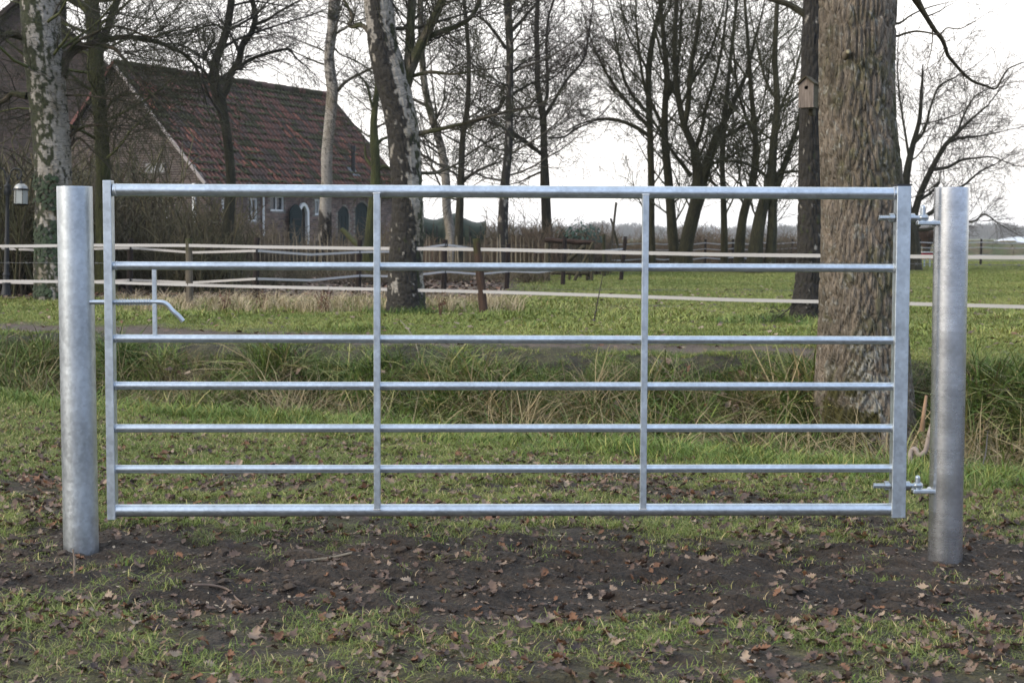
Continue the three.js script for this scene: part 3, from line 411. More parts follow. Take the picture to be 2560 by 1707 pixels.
tree('bare_tree', 'largest forking tree of the many-stemmed clump, thick mossy base', { ...fan, D: 44, seed: 79, sides: 24, trunk: [[1712, 656, 44], [1718, 604, 34], [1736, 527, 33], [1747, 481, 38], [1748, 450, 34], [1740, 400, 22], [1733, 367, 19], [1712, 315, 17], [1700, 260, 15], [1693, 214, 14], [1687, 122, 12], [1692, 0, 10]], limbs: [[[1712, 310, 14], [1720, 270, 14], [1726, 184, 13], [1732, 140, 11], [1742, 92, 10], [1752, 0, 8]], [[1752, 462, 30], [1766, 420, 25], [1782, 367, 20], [1800, 325, 17], [1815, 300, 14], [1840, 245, 12], [1868, 180, 9], [1890, 90, 7]], [[1728, 440, 12], [1706, 410, 10], [1690, 390, 9], [1670, 360, 7]], [[1740, 370, 11], [1756, 320, 10], [1765, 270, 9], [1790, 190, 8], [1810, 90, 6], [1820, 0, 5]], [[1790, 350, 10], [1815, 340, 9], [1850, 320, 8], [1900, 290, 6]], [[1775, 410, 8], [1810, 400, 7], [1860, 372, 6], [1920, 345, 5]], [[1728, 205, 8], [1750, 170, 7], [1775, 130, 6], [1800, 60, 5]], [[1716, 300, 8], [1690, 240, 7], [1660, 160, 6], [1640, 80, 5]]], auto: fanAuto });
tree('bare_tree', 'thin tree at the right edge of the many-stemmed clump', { ...fan, D: 47, seed: 83, trunk: [[1812, 655, 20], [1811, 560, 16], [1808, 470, 14], [1806, 400, 13], [1812, 300, 12], [1822, 200, 10], [1836, 60, 8]], limbs: [[[1806, 480, 9], [1780, 455, 7], [1760, 440, 6]]], auto: fanAuto });
tree('bare_tree', 'leaning trunk left of the dark birch with the nest box', { ...fan, D: 43, seed: 89, trunk: [[1848, 655, 28], [1858, 545, 22], [1872, 490, 20], [1882, 455, 19], [1890, 380, 17], [1888, 330, 14], [1880, 240, 12], [1870, 100, 9]], limbs: [[[1888, 340, 9], [1865, 290, 8], [1845, 220, 6], [1835, 130, 5]]], auto: fanAuto });
tree('bare_tree', 'double-stemmed mossy tree nearest the dark birch with the nest box', { ...fan, D: 42, seed: 97, trunk: [[1888, 655, 40], [1897, 567, 32], [1912, 500, 28], [1925, 460, 26], [1934, 363, 20], [1944, 254, 16], [1938, 145, 14], [1942, 36, 11]], limbs: [[[1924, 668, 30], [1930, 600, 26], [1932, 550, 24], [1934, 500, 22], [1948, 450, 18], [1970, 390, 14], [1990, 330, 11], [2003, 270, 9]], [[1932, 440, 9], [1965, 430, 8], [2000, 428, 6]], [[1926, 450, 10], [1890, 420, 8], [1850, 405, 7], [1810, 402, 5]], [[1940, 300, 8], [1960, 250, 7], [1985, 190, 6], [2005, 120, 5]], [[1942, 250, 8], [1915, 200, 7], [1895, 120, 5]]], auto: fanAuto });
tree('bare_tree', 'wide-spreading bare tree behind the right gate post', { D: 46, seed: 101, trunk: [[2288, 655, 36], [2284, 590, 30], [2272, 540, 26], [2264, 472, 22], [2270, 420, 18], [2283, 363, 14], [2300, 300, 11], [2305, 230, 8]], ext: 0.8, trunkCol: [0.085, 0.078, 0.05],
  limbs: [[[2282, 560, 22], [2292, 516, 18], [2308, 470, 16], [2327, 429, 15], [2345, 395, 13], [2367, 360, 12], [2392, 335, 10], [2418, 309, 8], [2445, 285, 6], [2472, 262, 4]], [[2330, 425, 9], [2370, 418, 8], [2405, 400, 7], [2440, 395, 5], [2480, 392, 4], [2510, 402, 3]], [[2286, 580, 12], [2310, 545, 11], [2345, 520, 10], [2380, 480, 8], [2412, 462, 6], [2450, 430, 5], [2490, 410, 3]], [[2286, 360, 8], [2310, 330, 7], [2330, 260, 6], [2350, 215, 5], [2385, 195, 4]], [[2275, 400, 7], [2262, 320, 6], [2250, 240, 5], [2245, 180, 4]], [[2370, 358, 7], [2400, 345, 6], [2450, 340, 5], [2500, 330, 3]], [[2278, 570, 10], [2305, 575, 9], [2345, 568, 7], [2400, 555, 6], [2440, 552, 5], [2460, 535, 4], [2500, 560, 3]], [[2300, 500, 8], [2330, 480, 7], [2350, 455, 6], [2330, 470, 4]], [[2395, 332, 6], [2410, 290, 5], [2440, 240, 4], [2490, 215, 3]]], limbCol: [0.082, 0.076, 0.048],
  auto: { n: [8, 6, 5, 4], len: 1.8, from: 0.4, min: 0.0046, wob: 0.35, up: 0.06, limb: [0.08, 0.072, 0.05], mid: [0.08, 0.07, 0.055], twig: [0.085, 0.072, 0.06] }, limbTwigs: 5, twigLen: 1.0 });
console.log(JSON.stringify(trees));

// ---------------------------------------------------------------- farmhouse (long side to the right, gable to the left)
M.mortar = MAT({ color: lin(0.36, 0.335, 0.30), map: M.ground.map });
M.brick = MAT({ vertexColors: true, roughness: 0.9 });
M.white = MAT({ color: lin(0.72, 0.72, 0.70), roughness: 0.5 });
M.greenPaint = MAT({ color: lin(0.012, 0.024, 0.024), roughness: 0.8 });
M.darkIn = MAT({ color: lin(0.02, 0.02, 0.02), roughness: 0.9 });
M.pane = MAT({ color: lin(0.03, 0.035, 0.04), roughness: 0.08 });
M.sill = MAT({ color: lin(0.22, 0.2, 0.18) });
const tileMap = tex(256, 0.6, 0.6, (u, v) => { const k = 0.75 + 0.5 * (vfbm(u * 9, v * 9, 9, 131) - 0.5) + 0.3 * (vfbm(u * 40, v * 40, 40, 132) - 0.5); return [k, k * 0.98, k * 0.96]; }, true);
const tileTones = [[0.235, 0.115, 0.085], [0.185, 0.105, 0.084], [0.150, 0.098, 0.080], [0.28, 0.125, 0.088], [0.110, 0.084, 0.066], [0.42, 0.165, 0.105]];
const tileMats = tileTones.map(c => MAT({ color: lin(...c), map: tileMap, roughness: 0.85 }));
const mossTile = MAT({ color: lin(0.085, 0.080, 0.036), map: tileMap, roughness: 1 });
function pantile(w, L) { const nx = 8, ny = 2, p = [], uv = [], ix = []; for (let j = 0; j <= ny; j++) for (let i = 0; i <= nx; i++) { const t = i / nx, x = (t - 0.5) * w * 1.12, y = 0.026 * Math.sin(t * 2 * Math.PI) + 0.036 * (1 - j / ny); p.push(x, y, (j / ny - 0.5) * -L); uv.push(x, j / ny * L); }
  for (let j = 0; j < ny; j++) for (let i = 0; i < nx; i++) { const k = j * (nx + 1) + i; ix.push(k, k + 1, k + nx + 1, k + 1, k + nx + 2, k + nx + 1); }
  // front lip
  const b = p.length / 3; for (let i = 0; i <= nx; i++) { p.push(p[i * 3], p[i * 3 + 1] - 0.034, p[i * 3 + 2]); uv.push(p[i * 3], 0); } for (let i = 0; i < nx; i++) ix.push(b + i, b + i + 1, i, b + i + 1, i + 1, i);
  const g = new THREE.BufferGeometry(); g.setAttribute('position', new THREE.Float32BufferAttribute(p, 3)); g.setAttribute('uv', new THREE.Float32BufferAttribute(uv, 2)); g.setIndex(ix); g.computeVertexNormals(); return g; }
for (const m of [...tileMats, mossTile]) m.side = THREE.DoubleSide;
// bricks laid in courses over a rectangle (x0..x1, y0..y1) in the plane z = 0, keep(x, y) says where wall shows
function brickField(x0, x1, y0, y1, keep, R, tones) {
  const mb = new MB(), cw = 0.225, ch = 0.075; let row = 0;
  for (let y = y0; y < y1 - 0.02; y += ch, row++) for (let x = x0 - (row % 2) * cw / 2; x < x1; x += cw) {
    const a = Math.max(x0, x + 0.006), b = Math.min(x1, x + cw - 0.006), c = y + 0.006, d = y + ch - 0.007; if (b - a < 0.03 || !keep((a + b) / 2, (c + d) / 2)) continue;
    const z = 0.006 + R() * 0.005, t = jit(tones[Math.floor(R() * tones.length)], R, 0.25), q = [V(a, c, z), V(b, c, z), V(b, d, z), V(a, d, z)], w = q.map(p => V(p.x, p.y, 0));
    mb.quad(q[0], q[1], q[2], q[3], t); mb.quad(w[0], w[1], q[1], q[0], t); mb.quad(q[3], q[2], w[2], w[3], t); mb.quad(w[0], q[0], q[3], w[3], t); mb.quad(q[1], w[1], w[2], q[2], t);
  } return mb.geo();
}
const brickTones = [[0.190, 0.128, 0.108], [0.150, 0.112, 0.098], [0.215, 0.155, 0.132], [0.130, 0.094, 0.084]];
function winPart(parent, w, h, x, y, mats, panes) { // window in the wall plane: frame, bars, pane
  const f = new THREE.Group(); f.name = 'window'; f.position.set(x, y, 0); parent.add(f);
  const t = 0.06; part('frame', mergeGeometries([box(w, t, 0.06, 0, h / 2 - t / 2, 0.01), box(w, t, 0.06, 0, -h / 2 + t / 2, 0.01), box(t, h - 2 * t, 0.06, -w / 2 + t / 2, 0, 0.01), box(t, h - 2 * t, 0.06, w / 2 - t / 2, 0, 0.01), box(0.035, h - 2 * t, 0.04, 0, 0, 0)]), M.white, f);
  part('pane', box(w - 2 * t, h - 2 * t, 0.012, 0, 0, -0.03), M.pane, f); part('sill', box(w + 0.1, 0.05, 0.12, 0, -h / 2 - 0.03, 0.03), M.sill, f); return f;
}
{
  const phi = Math.atan2(0.896, 0.443), o = thing('farmhouse', 'low brick farmhouse with mossy red pantile roof and green doors', 'house', V(-9.39, FIELD - 0.02, -48), phi);
  const LEN = 12.27, WID = 6.88, EAVE = 2.73, RIDGE = 6.45, R = rngOf(201);
  // front wall with openings
  const holes = [[3.4, 4.2, 1.85, 2.36, 0], [2.2, 2.7, 1.5, 2.25, 0], [5.0, 5.5, 0.05, 2.12, 0.25], [6.0, 6.35, 1.75, 2.3, 0], [7.45, 8.17, 0.5, 2.1, 0.22], [8.58, 9.46, 0.05, 2.26, 0.2]];
  const inHole = (x, y) => holes.some(([a, b, c, d, r]) => x > a - 0.05 && x < b + 0.05 && y > c - 0.03 && y < d - (r ? r * Math.pow(Math.abs((x - (a + b) / 2) / ((b - a) / 2)), 2) : 0) + 0.05);
  const sh = new THREE.Shape([[0, -0.2], [LEN, -0.2], [LEN, EAVE], [0, EAVE]].map(q => new THREE.Vector2(...q)));
  for (const [a, b, c, d, r] of holes) { const h = new THREE.Path(); h.moveTo(a, c); h.lineTo(b, c); h.lineTo(b, d - r); if (r) h.quadraticCurveTo((a + b) / 2, d + r * 0.9, a, d - r); else h.lineTo(a, d); h.lineTo(a, c); sh.holes.push(h); }
  const wall = part('wall', new THREE.ExtrudeGeometry(sh, { depth: 0.22, bevelEnabled: false }).translate(0, 0, -0.22), M.mortar, o);
  const br = part('brickwork', brickField(0, LEN, -0.1, EAVE - 0.02, (x, y) => !inHole(x, y), R, brickTones), M.brick, wall); br.userData.kind = 'stuff';
  // arches of upright bricks over the curved openings
  for (const [a, b, c, d, r] of holes) if (r) { const mb = new MB(), n = 9; for (let k = 0; k < n; k++) { const t0 = (k + 0.08) / n, t1 = (k + 0.92) / n, f = t => V(mix(a - 0.06, b + 0.06, t), d - r + r * 1.2 * (1 - Math.pow(2 * t - 1, 2)) + 0.03, 0.015), p = f(t0), q = f(t1), u = V(0, 0.2, 0); mb.quad(p, q, q.clone().add(u), p.clone().add(u), jit(brickTones[k % 4], R, 0.25)); } part('arch', mb.geo(), M.brick, wall); }
  // gable end
  const gs = new THREE.Shape([[0, -0.2], [WID, -0.2], [WID, EAVE], [WID / 2, RIDGE - 0.05], [0, EAVE]].map(q => new THREE.Vector2(...q)));
  const gm = new THREE.Matrix4().makeRotationY(-Math.PI / 2); // local x runs back from the corner, faces left
  const gWall = part('wall', new THREE.ExtrudeGeometry(gs, { depth: 0.22, bevelEnabled: false }).translate(0, 0, -0.22), M.mortar, o); gWall.rotation.y = -Math.PI / 2; gWall.scale.x = 1; gWall.position.set(0, 0, -WID);
  // rotated -90 deg: local +x -> world +z ; so the shape starts at the back corner
  const gKeep = (x, y) => y < EAVE || y - EAVE < (RIDGE - EAVE) * (1 - Math.abs(x - WID / 2) / (WID / 2)) - 0.1;
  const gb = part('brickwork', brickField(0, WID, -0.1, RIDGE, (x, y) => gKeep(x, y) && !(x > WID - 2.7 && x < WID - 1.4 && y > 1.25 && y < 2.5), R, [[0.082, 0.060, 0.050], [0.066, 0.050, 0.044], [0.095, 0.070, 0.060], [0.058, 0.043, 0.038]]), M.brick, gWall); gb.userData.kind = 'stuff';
  winPart(gWall, 1.15, 1.1, WID - 2.05, 1.9); 
  const wl = part('window_boards', box(0.75, 0.3, 0.04, WID - 1.9, 3.15, 0.03), MAT({ color: lin(0.22, 0.215, 0.21), roughness: 0.7 }), gWall);
  // far walls
  part('wall', box(0.22, EAVE, WID - 0.5, LEN - 0.12, EAVE / 2, -WID / 2), M.mortar, o); part('wall', box(LEN - 0.5, EAVE, 0.22, LEN / 2, EAVE / 2, -WID + 0.12), M.mortar, o);
  part('interior', box(LEN - 0.6, EAVE - 0.1, WID - 0.8, LEN / 2, EAVE / 2, -WID / 2 - 0.1), M.darkIn, o);
  // joinery
  for (const [k, w] of [[0, 1], [1, 1], [3, 1]]) { const [a, b, c, d] = holes[k]; const f = winPart(o, b - a, d - c, (a + b) / 2, (c + d) / 2); f.position.z = -0.08; }
  const archPanel = (w, h, r, t) => { const s = new THREE.Shape(); s.moveTo(-w / 2, 0); s.lineTo(w / 2, 0); s.lineTo(w / 2, h - r); s.quadraticCurveTo(0, h + r * 0.9, -w / 2, h - r); s.lineTo(-w / 2, 0); return new THREE.ExtrudeGeometry(s, { depth: t, bevelEnabled: false }); };
  const archFrame = (w, h, r, t, e) => { const s = new THREE.Shape(); s.moveTo(-w / 2, 0); s.lineTo(w / 2, 0); s.lineTo(w / 2, h - r); s.quadraticCurveTo(0, h + r * 0.9, -w / 2, h - r); s.lineTo(-w / 2, 0); const q = new THREE.Path(); const W = w - 2 * e, H = h - e; q.moveTo(-W / 2, 0.01); q.lineTo(W / 2, 0.01); q.lineTo(W / 2, H - r); q.quadraticCurveTo(0, H + r * 0.9, -W / 2, H - r); q.lineTo(-W / 2, 0.01); s.holes.push(q); return new THREE.ExtrudeGeometry(s, { depth: t, bevelEnabled: false }); };
  const df = part('door_frame', archFrame(0.62, 2.12, 0.25, 0.1, 0.11).translate(5.25, 0.05, -0.03), M.white, o);
  const leaf = part('door', archPanel(0.62, 2.05, 0.25, 0.05).translate(0.31, 0.05, 0), M.greenPaint, o); leaf.position.set(4.28, 0, 0.12); leaf.rotation.y = -0.1; tag(leaf, 'dark green door leaf standing open against the wall'); part('hinge', box(0.4, 0.04, 0.02, 0.3, 1.6, 0.06), M.black, leaf); part('hinge', box(0.4, 0.04, 0.02, 0.3, 0.5, 0.06), M.black, leaf);
  const shut = part('shutter', archPanel(0.72, 1.6, 0.22, 0.06).translate(7.81, 0.5, -0.08), M.greenPaint, o); for (let k = 0; k < 3; k++) part('plank', box(0.2, 1.25, 0.02, 7.58 + k * 0.23, 1.13, -0.008), M.greenPaint, shut);
  const bd = part('barn_door', archPanel(0.88, 2.2, 0.2, 0.06).translate(9.02, 0.05, -0.1), M.greenPaint, o); for (let k = 0; k < 4; k++) part('plank', box(0.19, 1.9, 0.02, 8.7 + k * 0.215, 1.0, -0.028), M.greenPaint, bd);
  part('drainpipe', new THREE.CylinderGeometry(0.04, 0.04, 2.6, 10).translate(2.9, 1.35, 0.07), M.white, o);
  part('corner_board', box(0.10, 2.7, 0.1, -0.03, 1.3, -0.42), M.white, o); part('door_post', box(0.06, 2.0, 0.05, 0.78, 1.2, 0.04), M.white, o);
  // roof
  const slopeL = Math.hypot(WID / 2, RIDGE - EAVE), ang = Math.atan2(RIDGE - EAVE, WID / 2), roof = new THREE.Group(); roof.name = 'roof'; o.add(roof);
  for (const s of [0, 1]) { const g = box(LEN + 0.3, 0.06, slopeL + 0.28, LEN / 2, -0.05, 0); const m = part('roof_board', g, M.darkIn, roof); m.position.set(0, (EAVE + RIDGE) / 2 - 0.09, s ? -WID * 0.75 - 0.1 : -WID * 0.25 + 0.1); m.rotation.x = s ? -ang : ang; }
  const TW = 0.225, TL = 0.335, rows = Math.ceil((slopeL + 0.28) / TL), cols = Math.floor((LEN + 0.3) / TW), pt = pantile(TW, TL + 0.07);
  const list = [];
  for (let r = 0; r < rows; r++) for (let c = 0; c < cols; c++) { const d = -0.28 + (r + 0.5) * TL, patch = fbm(c * 0.11, r * 0.16, 3), mossy = fbm(c * 0.25, r * 0.5, 8) + 0.02 * r / rows + 0.35 * (r > rows - 2 ? 1 : 0); if (d > slopeL + 0.02) continue;
    const m = mossy + (R() - 0.5) * 0.35 > 0.19 ? mossTile : tileMats[Math.max(0, Math.min(5, Math.floor(2.4 + patch * 6 + (R() - 0.5) * 4.4)))];
    list.push({ x: -0.15 + (c + 0.5) * TW, y: EAVE + d * Math.sin(ang), z: -d * Math.cos(ang), a: ang + (R() - 0.5) * 0.05, t: (R() - 0.5) * 0.03, m }); }
  // nearest (left end) ones as single tiles, the rest joined
  list.sort((p, q) => p.x - q.x); const mat4 = new THREE.Matrix4(), rest = new Map();
  list.forEach((t, i) => {
    if (i < 300) { const m = part('roof_tile', pt, t.m, roof); m.position.set(t.x, t.y, t.z); m.rotation.set(t.a, t.t, 0); }
    else { const g = pt.clone(); mat4.makeRotationFromEuler(new THREE.Euler(t.a, t.t, 0)).setPosition(t.x, t.y, t.z); g.applyMatrix4(mat4); const c = t.m.color, n = g.attributes.position.count, ca = new Float32Array(n * 3); for (let k = 0; k < n; k++) ca.set([c.r, c.g, c.b], k * 3); g.setAttribute('color', new THREE.BufferAttribute(ca, 3)); if (!rest.has(0)) rest.set(0, []); rest.get(0).push(g); }
  });
  const rt = part('roof_tiles', mergeGeometries(rest.get(0)), MAT({ vertexColors: true, map: tileMap, roughness: 0.9, side: THREE.DoubleSide }), roof); rt.userData.kind = 'stuff';
  { const mo = [], bl = new THREE.IcosahedronGeometry(1, 0); for (const t of list) { const n = fbm(t.x * 0.5, t.y * 1.1, 4) + (R() - 0.5) * 0.5; if (n < -0.02) continue; for (let k = 0; k < 3; k++) { const g = bl.clone(), w = 0.03 + 0.06 * R(); g.scale(w * 1.4, 0.016 + 0.022 * R(), w * 0.8); g.rotateX(ang); g.translate(t.x + (R() - 0.5) * 0.2, t.y - Math.sin(ang) * 0.16 + 0.055, t.z + Math.cos(ang) * 0.16 + 0.02); const c = jit([0.046, 0.046, 0.014], R, 0.4), q = g.attributes.position.count, ca = new Float32Array(q * 3); for (let z = 0; z < q; z++) ca.set(c, z * 3); g.setAttribute('color', new THREE.BufferAttribute(ca, 3)); mo.push(g); } } const mm = part('roof_moss', mergeGeometries(mo), M.twig, roof); mm.userData.kind = 'stuff'; }
  for (let k = 0; k < 32; k++) { const g = new THREE.CylinderGeometry(0.13, 0.145, 0.42, 10, 1, true, -Math.PI / 2, Math.PI); g.rotateZ(Math.PI / 2); g.rotateX(0); const m = part('ridge_tile', g, R() < 0.55 ? mossTile : tileMats[Math.floor(R() * 5)], roof); m.position.set(-0.05 + k * 0.395, RIDGE - 0.02 + R() * 0.02, -WID / 2); m.rotation.x = 0; m.material.side = THREE.DoubleSide; m.rotation.set(0, 0, (R() - 0.5) * 0.04); }
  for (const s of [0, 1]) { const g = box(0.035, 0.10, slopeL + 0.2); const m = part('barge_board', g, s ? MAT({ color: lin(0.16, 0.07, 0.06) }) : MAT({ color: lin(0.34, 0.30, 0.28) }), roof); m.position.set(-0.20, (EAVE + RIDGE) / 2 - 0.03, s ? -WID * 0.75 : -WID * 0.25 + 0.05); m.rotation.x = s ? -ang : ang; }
  part('gutter', box(LEN + 0.2, 0.07, 0.09, LEN / 2, EAVE - 0.14, 0.28), MAT({ color: lin(0.12, 0.12, 0.125) }), roof);
  { const c = [9.35, EAVE + 0.28 * Math.sin(ang) + 0.25, -0.55]; const v = part('vent_pipe', new THREE.CylinderGeometry(0.075, 0.075, 0.95, 14).translate(c[0], c[1] + 0.6, c[2]), M.black, roof); part('vent_cap', new THREE.CylinderGeometry(0.095, 0.095, 0.22, 14).translate(c[0], c[1] + 1.0, c[2]), M.black, v); part('flashing', box(0.5, 0.03, 0.45, 0, 0, 0).rotateX(ang).translate(c[0], c[1] + 0.18, c[2]), MAT({ color: lin(0.14, 0.15, 0.15) }), v); }
}
{ // barn behind, far left
  const o = thing('barn', 'dark brick barn with a steep roof behind the farmhouse at the far left', 'barn', at(70, 652, 64).setY(FIELD - 0.02), 0.12);
  const W = 16, E = 3.6, Rg = 10.6, L = 14, s = new THREE.Shape([[-W / 2, -0.2], [W / 2, -0.2], [W / 2, E], [0, Rg], [-W / 2, E]].map(q => new THREE.Vector2(...q)));
  const w = part('wall', new THREE.ExtrudeGeometry(s, { depth: L, bevelEnabled: false }).translate(0, 0, -L), MAT({ color: lin(0.062, 0.050, 0.044), map: M.ground.map, roughness: 0.95 }), o);
  const bw = part('brickwork', brickField(-W / 2 + 0.1, W / 2 - 0.1, 0, Rg - 0.3, (x, y) => y < E || y - E < (Rg - E) * (1 - Math.abs(x) / (W / 2)) - 0.15, rngOf(9), [[0.075, 0.056, 0.048], [0.060, 0.046, 0.040], [0.085, 0.06, 0.05]]), M.brick, w); bw.userData.kind = 'stuff';
  const a = Math.atan2(Rg - E, W / 2), sl = Math.hypot(W / 2, Rg - E);
  for (const k of [-1, 1]) { const m = part('roof', box(sl + 0.4, 0.16, L + 0.7), MAT({ color: lin(0.07, 0.05, 0.042), map: tileMap }), o); m.position.set(k * W / 4 * 1.01, (E + Rg) / 2 + 0.1, -L / 2); m.rotation.z = -k * a; for (let r = 0; r < 26; r++) part('roof_batten', box(0.06, 0.05, L + 0.7, -sl / 2 + r * sl / 25, 0.09, 0), m.material, m); }
  const p = at(217, 128, 66); part('chimney', box(0.42, 2.4, 0.42, p.x - o.position.x, p.y - 1.2 - o.position.y, -3), MAT({ color: lin(0.11, 0.12, 0.135), map: M.ground.map }), o);
}

// ---------------------------------------------------------------- fences
function woodPost(parent, base, topP, r, col, mossTop, name = 'post') {
  const R = rngOf(Math.floor(base.x * 997 + base.z * 131)), mb = new MB(), n = 14, pts = [], rad = []; for (let i = 0; i <= n; i++) { pts.push(base.clone().lerp(topP, i / n).add(V((R() - 0.5) * r * 0.16, 0, (R() - 0.5) * r * 0.16))); rad.push(r * (1.06 - 0.12 * i / n)); }
  mb.tube(pts, rad, 14, (a, l, p) => { const f = 1 + 0.8 * fbm(p.x * 9, p.y * 3, p.z * 9), L = base.distanceTo(topP); let c = [col[0] * f, col[1] * f, col[2] * f]; if (mossTop) c = mix3(c, [0.075, 0.085, 0.018], sstep(0.80, 0.97, l / L + 0.25 * fbm(p.x * 12, p.y * 8, p.z * 12))); return c; }, (a, l, P) => r * (0.12 * fbm(P.x * 20, P.y * 4, P.z * 20) + 0.05 * Math.sin(a * 2)), mossTop ? [0.07, 0.075, 0.02] : col);
  const g = mb.geo(true); g.translate(-parent.position.x, -parent.position.y, -parent.position.z); return part(name, g, M.postWood, parent);
}
function tape(parent, pts, h, name = 'tape') { // flat ribbon, 2 mm thick, with small waves
  const c = new THREE.CatmullRomCurve3(pts, false, 'catmullrom', 0.15), n = Math.max(24, pts.length * 14), P = c.getPoints(n), p = [], ix = [], o = parent.position;
  P.forEach((q, i) => { const tw = 0.25 * fbm(q.x * 0.8, i * 0.11, 5), dy = h / 2 * Math.cos(tw), dz = h / 2 * Math.sin(tw); for (const [sy, sz] of [[1, 0.001], [1, -0.001], [-1, -0.001], [-1, 0.001]]) p.push(q.x - o.x, q.y + sy * dy - o.y, q.z + sy * dz + sz - o.z); if (i) for (let k = 0; k < 4; k++) { const a = (i - 1) * 4 + k, b = (i - 1) * 4 + (k + 1) % 4; ix.push(a, a + 4, b, b, a + 4, b + 4); } });
  const g = new THREE.BufferGeometry(); g.setAttribute('position', new THREE.Float32BufferAttribute(p, 3)); g.setIndex(ix); const ng = g.toNonIndexed(); ng.computeVertexNormals(); return part(name, ng, M.tape, parent);
}
const fenceD = px => { const k = (px - CX) / FOC; return 18.95 / (1 + 0.46 * k); };
{ // near tape fence along the track
  const o = thing('tape_fence', 'near fence of two wide white tapes on rough posts along the track', 'fence', V(0, FIELD, -19));
  const post = (px, py, tx, ty, r, c) => { const D = fenceD(px), b = at(px, py, D); b.y = groundY(b.x, D) - 0.05; woodPost(o, b, at(tx, ty, D), r, c, true); };
  post(474, 764, 471, 596, 0.049, [0.26, 0.225, 0.175]); post(1212, 797, 1190, 596, 0.052, [0.115, 0.068, 0.048]); post(2195, 830, 2190, 612, 0.05, [0.15, 0.11, 0.08]); post(190, 760, 188, 600, 0.05, [0.15, 0.11, 0.08]);
  const run = (list, dz) => list.map(([x, y]) => at(x, y, fenceD(x) - 0.055 - dz));
  tape(o, run([[-160, 616], [60, 615], [235, 613], [470, 613.5], [640, 617], [900, 620.5], [1215, 623.5], [1500, 630], [1840, 637], [2200, 640.5], [2560, 643.5], [2800, 645]], 0), 0.040);
  tape(o, run([[-160, 702], [60, 703], [235, 705], [470, 712], [640, 716.5], [900, 722], [1215, 729.5], [1500, 738], [1840, 749.5], [2200, 757], [2560, 767], [2800, 774]], 0.004), 0.038);
}
{ // back tape fence with thin dark posts, turning away to the right
  const o = thing('tape_fence', 'rear fence of slack white tapes on thin dark posts beyond the near tape fence', 'fence', V(0, FIELD, -26));
  const ps = [[321, 746, 597, 620, 700], [637, 757, 594, 627, 697], [894, 744, 600, 630, 689], [1108, 740, 599, 612, 679], [1266, 723, 610, 622, 678], [1407, 712, 591, 625, 672], [1552, 701, 591, 622, 665]];
  const up = [], lo = []; up.push(at(-120, 616, 26)); lo.push(at(-120, 702, 26));
  for (const [x, yb, yt, yu, yl] of ps) { const D = FOC * 0.95 / (yb - HORIZON), b = at(x, yb, D), t = at(x + (x === 1552 ? 12 : 5), yt, D); b.y = groundY(b.x, D) - 0.05; woodPost(o, b, t, 0.045, [0.050, 0.034, 0.028], false); const u = at(x + 6, yu, D - 0.07), l = at(x + 6, yl, D - 0.07); up.push(u); lo.push(l); for (const q of [u, l]) part('insulator', box(0.03, 0.06, 0.03).translate(q.x - o.position.x - 0.01, q.y - o.position.y, q.z - o.position.z + 0.0), M.black, o); }
  for (const L of [up, lo]) { const q = []; L.forEach((p, i) => { if (i) q.push(p.clone().lerp(L[i - 1], 0.5).add(V(0, -0.045, 0))); q.push(p); }); tape(o, q, 0.034); }
}
{ // far paddock fence running off to the right
  const o = thing('tape_fence', 'distant paddock fence of thin tapes running behind the clump to the right', 'fence', V(0, FIELD, -48));
  const ps = [[1380, 44], [1480, 45], [1622, 46.5], [1699, 47.5], [1763, 48.5], [1832, 49.5], [1905, 50.5], [1980, 51.5], [2080, 52.5], [2180, 53.5], [2300, 54.5], [2453, 56], [2600, 57.5]];
  const rows = [[], [], []]; for (const [x, D] of ps) { const b = at(x, 650, D); b.y = groundY(b.x, D) - 0.05; const t = V(b.x + 0.01, FIELD + 0.92, b.z); woodPost(o, b, t, 0.04, [0.042, 0.032, 0.027], false); [0.80, 0.62, 0.34].forEach((h, i) => rows[i].push(V(b.x, FIELD + h, b.z + 0.06))); }
  rows.forEach((L, k) => { const q = []; L.forEach((p, i) => { if (i) q.push(p.clone().lerp(L[i - 1], 0.5).add(V(0, -0.04, 0))); q.push(p); }); tape(o, q, k === 1 ? 0.022 : 0.034); });
}
{ // split-paling fence
  const o = thing('picket_fence', 'weathered split-paling fence in front of the farmhouse and the hedge', 'fence', V(0, FIELD, -38)), R = rngOf(301);
  let px = 560; const rail0 = [], rail1 = []; let i = 0;
  while (px < 1375) { const D = mix(41, 35.5, (px - 560) / 815), b = at(px, 690, D), gy = groundY(b.x, D), h = 1.02 + (R() - 0.5) * 0.14 + 0.12 * sstep(900, 600, px), w = 0.034 + R() * 0.018, g = new THREE.CylinderGeometry(w * 0.5, w * 0.62, h, 5, 1); g.translate(0, h / 2, 0); const pos = g.attributes.position; for (let k = 0; k < pos.count; k++) if (pos.getY(k) > h - 0.01 && Math.hypot(pos.getX(k), pos.getZ(k)) > 0.002) pos.setXYZ(k, pos.getX(k) * 0.3, pos.getY(k), pos.getZ(k) * 0.3);
    g.computeVertexNormals(); const c = jit([0.46, 0.40, 0.29], R, 0.35), ca = new Float32Array(pos.count * 3); for (let k = 0; k < pos.count; k++) ca.set(c, k * 3); g.setAttribute('color', new THREE.BufferAttribute(ca, 3)); const m = part('picket', g, M.postWood, o); m.position.set(b.x - o.position.x, gy - FIELD - 0.04, -D - o.position.z); m.rotation.set((R() - 0.5) * 0.1, R() * 3, (R() - 0.5) * 0.14);
    if (i++ % 6 === 0) { rail0.push(V(b.x, gy + 0.28, -D)); rail1.push(V(b.x, gy + 0.78, -D)); } px += (8.5 + R() * 5) * 38 / D; }
  for (const r of [rail0, rail1]) { const mb = new MB(); mb.tube(r, r.map(() => 0.006), 5, [0.12, 0.11, 0.10]); const g = mb.geo(); g.translate(0, -FIELD, 38); part('wire', g, M.twig, o); }
}
